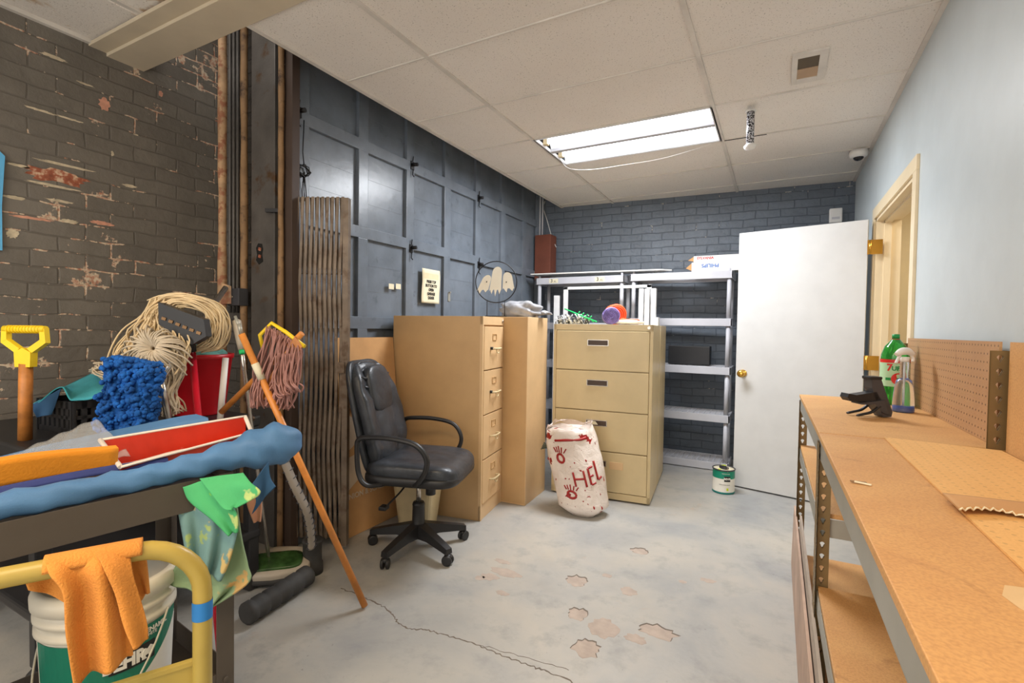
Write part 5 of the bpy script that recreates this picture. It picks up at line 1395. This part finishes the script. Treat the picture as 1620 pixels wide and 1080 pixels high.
# white rod and blue duster, poles
solo('white_tube', MB().rod(at(357, 566, 2.20), at(348, 664, 2.16), .013), WHITEP, 'white plastic tube leaning beside the red bucket', 'tube')
# shovel
sp = at(40, 560, 1.76); sh = T('shovel', 'brown wooden shovel handle with yellow plastic D-grip standing on end near the brick wall', 'shovel', (sp.x, sp.y, JT))
a_ = at(41, 575, 1.76); end = Vector((a_.x-.03, a_.y+.005, JT+.001))
MB().rod(a_, end, .0195, .0205).build('shaft', WOODB, sh, world=True)
r3 = Vector((_R.x, _R.y, 0)).normalized()
def sg_(x, z): return at(41, 575, 1.76)+r3*x*1.13+Z_*z*1.13
mb = MB(); yl_ = [(-.068, .112), (-.070, .070), (-.028, .036), (-.024, -.004), (.024, -.004), (.026, .036), (.070, .072), (.066, .112), (.05, .112), (.050, .078), (.012, .048), (-.012, .048), (-.052, .076), (-.052, .112)]
nrm3 = Vector((-r3.y, r3.x, 0))
mb.prism([sg_(a, b)-nrm3*.010 for a, b in [(-.068, .112), (-.070, .066), (-.052, .074), (-.052, .112)]], nrm3*.020)
mb.prism([sg_(a, b)-nrm3*.010 for a, b in [(.066, .112), (.070, .066), (.052, .074), (.050, .112)]], nrm3*.020)
mb.prism([sg_(a, b)-nrm3*.010 for a, b in [(-.070, .066), (-.026, .034), (-.012, .048), (-.052, .076)]], nrm3*.020)
mb.prism([sg_(a, b)-nrm3*.010 for a, b in [(.070, .066), (.026, .034), (.012, .048), (.052, .076)]], nrm3*.020)
mb.prism([sg_(a, b)-nrm3*.014 for a, b in [(-.026, .036), (-.024, -.010), (.024, -.010), (.026, .036), (.0, .05)]], nrm3*.028)
mb.tube([sg_(-.066, .108), sg_(.064, .108)], .013, 12)
for k in range(11): mb.tube([sg_(-.052+.0098*k, .108), sg_(-.049+.0098*k, .108)], .0152, 10)
mb.build('d_grip', YEL, sh, world=True)
# blue sign on the wall
p0, p1 = atx(8.5, 236, XB+.02), atx(5, 396, XB+.02)
ss = T('wall_sign', 'light blue printed sign hanging on the brick wall at the left edge', 'sign', (XB+.012, p0.y-.15, p1.z))
pts = []
yR, zT, zB = p0.y, p0.z, p1.z
pts = [(yR, zT-.03), (yR-.03, zT), (yR-.30, zT), (yR-.30, zB), (yR-.012, zB), (yR-.012, zB+.2)]
MB().prism([Vector((XB+.010, y, z)) for y, z in pts], (.006, 0, 0)).build('sign_board', SIGNB, ss, world=True)
mb = MB()
for k in range(9): mb.b2((XB+.0162, yR-.20, zT-.08-.04*k), (XB+.0172, yR-.03, zT-.072-.04*k))
mb.build('printed_lines', mat('sign_grey_blue_print', (70, 140, 190), .6), ss, world=True)

# ---- yarn
def strand(mb, pts, r=.0035, n=5): mb.tube(smooth_path(pts, 4), r, n)
def yarnlobe(mb, c, w, h, n, seed, d=.05, r=.0036):
    """loops that fan out from a crown and fall back under"""
    q = random.Random(seed)
    for k in range(n):
        u = k/(n-1)*2-1; dep = q.uniform(-d, d)
        top_ = c+r3*(u*w*.75)+Z_*(h*(.42-.25*u*u)+q.uniform(-.008, .008))+nrm3*dep*.5
        mid_ = c+r3*(u*w)+Z_*(q.uniform(-.1, .1)*h)+nrm3*(dep-.03)
        bot_ = c+r3*(u*w*.95+q.uniform(-.02, .02))-Z_*(h*(.5-.2*u*u)+q.uniform(-.01, .02))+nrm3*(dep-.01)
        yield top_, mid_, bot_
mp = T('string_mop', 'upside down string mop with natural yarn, black clamp and red pole behind the cart', 'mop', atz(349, 1036, 0))
pb_, pt_ = atz(349, 1036, 0), at(300, 520, 2.12)
MB().rod(pb_, at(304, 553, 2.115), .0135).build('pole', MAG, mp, world=True)
c0 = at(303, 532, 2.112)
MB().rod(at(304, 556, 2.05), at(298, 520, 2.03), .016, .02).prism([at(250, 478, 1.995), at(322, 505, 1.995), at(326, 532, 1.995), at(304, 545, 1.995), at(251, 513, 1.995)], nrm3*.04).build('clamp', BLACKP, mp, world=True)
mb = MB()
for k in range(6): q1 = at(259+11*k, 504+4.5*k, 1.992); mb.box(q1, (.018, .004, .012), (0, .3, YAW), .001, 1)
mb.build('clamp_slot', OCHRE, mp, world=True)
def px_strands(mb, rows, n, seed, jit=.010, r=.0034, dj=.03):
    q = random.Random(seed)
    # rows: list of (left px, right px) control rows with depth; each strand follows u across the rows
    for k in range(n):
        u = (k+.5)/n; P = []
        for (xa, ya, da), (xb, yb, db) in rows:
            uu = min(1, max(0, u+q.uniform(-.03, .03)))
            p = at(xa+(xb-xa)*uu, ya+(yb-ya)*uu, da+(db-da)*uu)
            P.append(p+Vector((q.uniform(-jit, jit)*.6, q.uniform(-jit, jit)*.6, q.uniform(-jit, jit)))+_F*q.uniform(-dj, dj))
        strand(mb, P, r)
mb = MB()
# arch over the clamp, right hand coil
px_strands(mb, [((262, 512, 2.14), (240, 475, 2.14)), ((290, 485, 2.09), (262, 466, 2.12)), ((322, 492, 2.07), (300, 466, 2.12)), ((332, 510, 2.06), (345, 480, 2.12)), ((330, 530, 2.07), (362, 515, 2.12)), ((318, 545, 2.08), (350, 548, 2.12)), ((306, 548, 2.10), (320, 556, 2.12))], 46, 1, .006)
mb.build('yarn_coil', YARN, mp, world=True)
mb = MB()
# falling bundle to the left
px_strands(mb, [((300, 478, 2.13), (246, 472, 2.13)), ((262, 492, 2.08), (232, 495, 2.10)), ((275, 520, 2.03), (205, 520, 2.07)), ((290, 545, 2.02), (182, 552, 2.05)), ((285, 570, 2.03), (178, 578, 2.05)), ((268, 560, 2.06), (200, 585, 2.06))], 60, 2, .012)
px_strands(mb, [((236, 500, 2.05), (290, 515, 2.05)), ((225, 520, 2.0), (300, 540, 2.0)), ((222, 540, 2.0), (298, 562, 2.0)), ((240, 560, 2.0), (290, 590, 2.02))], 46, 3, .016)
mb.build('yarn_fall', YARN, mp, world=True)
# greyer mop head below
gm = T('string_mop', 'greyer string mop head heaped below the upside down mop, strands hanging down', 'mop', atz(262, 660, JT))
mb = MB()
cc = at(246, 551, 1.98); q = random.Random(6)
for k in range(64):
    a = 2*pi*k/64+q.uniform(-.05, .05); R_ = q.uniform(.06, .10); P = [cc+r3*.008*cos(a)+Z_*.008*sin(a)-nrm3*.01]
    P += [cc+r3*R_*.5*cos(a)*1.2+Z_*(R_*.5*sin(a)+.01)-nrm3*.035, cc+r3*R_*cos(a)*1.25+Z_*(R_*sin(a)-.005)-nrm3*.015, cc+r3*R_*1.15*cos(a)*1.25+Z_*(R_*sin(a)*1.1-.04)+nrm3*.02]
    strand(mb, P, .0034)
mb.build('yarn_crown', YARNG, gm, world=True)
mb = MB(); px_strands(mb, [((262, 560, 2.02), (285, 560, 2.04)), ((258, 590, 2.0), (292, 585, 2.02)), ((258, 620, 2.0), (278, 620, 2.02)), ((256, 645, 2.0), (284, 640, 2.02)), ((262, 654, 2.01), (288, 652, 2.03))], 34, 9, .010)
mb.build('yarn_tail', YARNG, gm, world=True)
mb = MB(); px_strands(mb, [((145, 578, 2.05), (190, 566, 2.05)), ((150, 585, 2.02), (200, 575, 2.0)), ((172, 605, 2.0), (205, 590, 2.0)), ((185, 610, 2.02), (200, 600, 2.0))], 14, 10, .012, .003)
px_strands(mb, [((150, 582, 2.04), (142, 590, 2.04)), ((190, 570, 2.0), (150, 598, 2.0)), ((200, 585, 2.0), (176, 612, 2.0))], 12, 12, .008, .003)
mb.build('yarn_loop', YARNG, gm, world=True)
# blue chenille duster
db0 = at(210, 700, 1.80); db = T('dust_mop', 'fluffy royal blue chenille dust mop standing on end behind the cart', 'mop', (db0.x, db0.y, .82))
mb = MB(); q = random.Random(4)
c1 = at(208, 630, 1.80)
tl_ = Matrix.Rotation(YAW, 4, 'Z') @ Matrix.Rotation(rad(9), 4, 'Y')
mb.blob(c1, (.085, .03, .135), .5, 20, 14, tl_)
for k in range(1100):
    a = q.uniform(-1, 1); b = q.uniform(-1, 1); v = Vector((a*.088, -.034+.012*sin(a*9+b*7)+.010*sin(b*17-a*5)+q.uniform(-.008, .008), b*.135)); 
    if k % 5 == 0: v = Vector((math.copysign(.09, a), q.uniform(-.02, .02), b*.13))
    if k % 5 == 1: v = Vector((a*.085, q.uniform(-.02, .02), math.copysign(.138, b)))
    s_ = q.uniform(.005, .010); mb.blob(c1+(tl_ @ v), (s_, s_*1.1, s_*1.2), 1, 6, 4, Matrix.Rotation(q.uniform(0, 3), 4, 'X'))
mb.build('chenille_head', BLUEF, db, world=True)
MB().rod(at(212, 660, 1.83), Vector((db0.x, db0.y, .835))+_F*.02, .012).build('handle_socket', BLACKP, db, world=True)
# metal tubes
mt = T('vacuum_wand', 'steel tube leaning diagonally in front of the string mop', 'wand', at(250, 608, 1.92))
MB().rod(at(357, 455, 2.36), at(252, 603, 1.93), .0125).build('tube', CHROME, mt, world=True)
MB().prism([at(352, 448, 2.38), at(362, 452, 2.38), at(362, 480, 2.38), at(340, 482, 2.38)], nrm3*.02).build('elbow', RUST, mt, world=True)
solo('steel_pole', MB().rod(at(250, 580, 1.95), at(268, 668, 1.95), .0125), CHROME, 'short upright steel pole between the blue dust mop and the mop strands', 'pole')
# mauve mop with yellow frame
mm = T('mauve_mop', 'mauve string mop in a yellow plastic frame leaning by the folding gate', 'mop', at(345, 655, 2.2))
pa_, pb2 = at(478, 527, 2.10), at(350, 652, 2.16)
MB().rod(pa_, pb2, .0125).build('handle', WOODO, mm, world=True)
MB().prism([at(455, 550, 2.07), at(466, 532, 2.07), at(478, 548, 2.07), at(420, 632, 2.08), at(406, 628, 2.08)], nrm3*.012).build('wood_paddle', WOODB, mm, world=True)
MB().tube([at(416, 552, 2.12), at(411, 530, 2.12), at(430, 511, 2.12), at(452, 525, 2.10), at(482, 548, 2.08)], .0085, 8).build('yellow_frame', YEL, mm, world=True)
mb = MB(); px_strands(mb, [((424, 516, 2.12), (478, 548, 2.10)), ((418, 545, 2.08), (478, 560, 2.08)), ((405, 585, 2.07), (474, 600, 2.08)), ((396, 620, 2.07), (465, 628, 2.08)), ((396, 642, 2.09), (462, 646, 2.1))], 64, 21, .008, .0034)
px_strands(mb, [((440, 560, 2.06), (466, 560, 2.06)), ((432, 595, 2.04), (464, 600, 2.05)), ((436, 622, 2.04), (474, 612, 2.05)), ((448, 628, 2.05), (474, 620, 2.06))], 22, 23, .007, .0034)
mb.build('yarn', MAUVE, mm, world=True)
# wooden pole across
wp = T('wooden_pole', 'long orange varnished wooden pole leaning from the floor past the blue roll', 'pole', atz(580, 962, .0))
e1, e2 = atz(577, 958, .012), at(382, 528, 2.02)
MB().rod(e1, e2, .0145, .0135).build('shaft', WOODO, wp, world=True)
MB().rod(e2, at(378, 512, 2.02), .008).rod(at(380, 520, 2.02), at(372, 500, 2.03), .006).build('threaded_tip', STEEL, wp, world=True)
k1 = e2.lerp(e1, .10); k2 = e2.lerp(e1, .155); MB().tube([k1, k2], .0152, 14).build('paper_label', PAPER, wp, world=True)
# carpet sweeper
hd = atz(436, 898, .05)
sw = T('carpet_sweeper', 'grey and green carpet sweeper with a long chrome handle on the floor', 'carpet sweeper', (hd.x, hd.y, 0), YAW+rad(16))
def swf(v): x, y, z = v; return (x, y*(1-.18*abs(x)/.15), z)
SWT = Matrix.Rotation(rad(14), 4, 'X')
MB().blob((0, 0, .065), (.165, .115, .036), .45, 40, 14, SWT, swf, .45).build('sweeper_body', RUBG, sw)
MB().blob((0, -.022, .090), (.130, .066, .018), .45, 36, 10, SWT, None, .5).build('green_window', SWG, sw)
MB().blob((0, 0, .030), (.168, .117, .020), .5, 36, 10, None, swf, .45).build('rubber_bumper', RUBB, sw)
for x in (-.11, .11):
    for y in (-.05, .05): MB().rod((x-.008, y, .018), (x+.008, y, .018), .018, n=12).build('wheel', BLACKP, sw)
ht_ = at(383, 560, 2.15); hb_ = sw.location+Vector((0, 0, .07))+r3*-.03
MB().tube(smooth_path([hb_, hb_.lerp(ht_, .5), ht_], 5), .009, 10).build('handle_tube', CHROME, sw, world=True)
tp = at(374, 505, 2.17)
MB().rod(ht_, ht_.lerp(tp, .12), .011).build('green_band', NEONG, sw, world=True)
MB().tube([ht_.lerp(tp, .12), ht_.lerp(tp, .3), ht_.lerp(tp, .7), ht_.lerp(tp, .95), tp], [.012, .015, .018, .018, .008], 14).build('grip', RUBG, sw, world=True)
# black mats roll on floor
P = [atz(388, 972, .05), atz(420, 952, .05), atz(455, 930, .05), atz(488, 908, .05)]
mb = MB(); PP = smooth_path(P, 8); mb.tube(PP, [.048*(1 if i % 4 else .80) for i in range(len(PP))], 16)
solo('ribbed_rubber_roll', mb, RUBB, 'black ribbed rubber roll on the floor in front of the carpet sweeper', 'rubber roll')
# flat hose
hz_ = T('ribbed_hose', 'grey ribbed hose bending down into a black boot beside the folding gate', 'hose', atz(494, 905, 0))
PP = smooth_path([at(432, 690, 2.30), at(448, 725, 2.30), at(466, 768, 2.32), at(484, 805, 2.36), at(491, 835, 2.40), at(493, 866, 2.42)], 7)
mb = MB().tube(PP, .026, 14, flat=.6); mb.build('hose', HOSE, hz_, world=True)
mb = MB()
for i in range(2, len(PP)-1, 2):
    a, b = PP[i], PP[i]+(PP[min(i+1, len(PP)-1)]-PP[i]).normalized()*.004; mb.tube([a, b], .0285, 14, flat=.62)
mb.build('hose_rib', CHARC, hz_, world=True)
q0 = atz(494, 905, 0); MB().lathe([(.052, 0), (.052, .05), (.046, .06), (.046, .155), (.050, .16), (.050, .172), (.03, .172)], c=q0, n=24).build('boot', RUBB, hz_, world=True)

GROUPS = {'vertical_pipe': 'tan pipes beside the brick corner', 'conduit': 'thin conduits running up the walls', 'narrow_board': 'white upright strips behind the cabinets',
          'workbench': 'workbenches along the pale blue wall', 'plastic_shelving': 'grey plastic shelving units', 'lateral_file_cabinet': 'putty lateral filing cabinets back to back',
          'leaning_board': 'boards leaning under the workbench', 'green_towel': 'bright green towels on the cart corner', 'stained_towel': 'stained towels on the cart corner',
          'paper_square': 'paper squares on the garage door', 'lamp_box': 'lamp cartons on top of the shelving', 'string_mop': 'string mops on the janitor cart',
          'foam_board': 'boards on top of the shelving', 'wood_splinter': 'splinters on the workbench top'}
for o in bpy.data.objects:
    if o.parent is None and o.name.split('.')[0] in GROUPS: o['group'] = GROUPS[o.name.split('.')[0]]
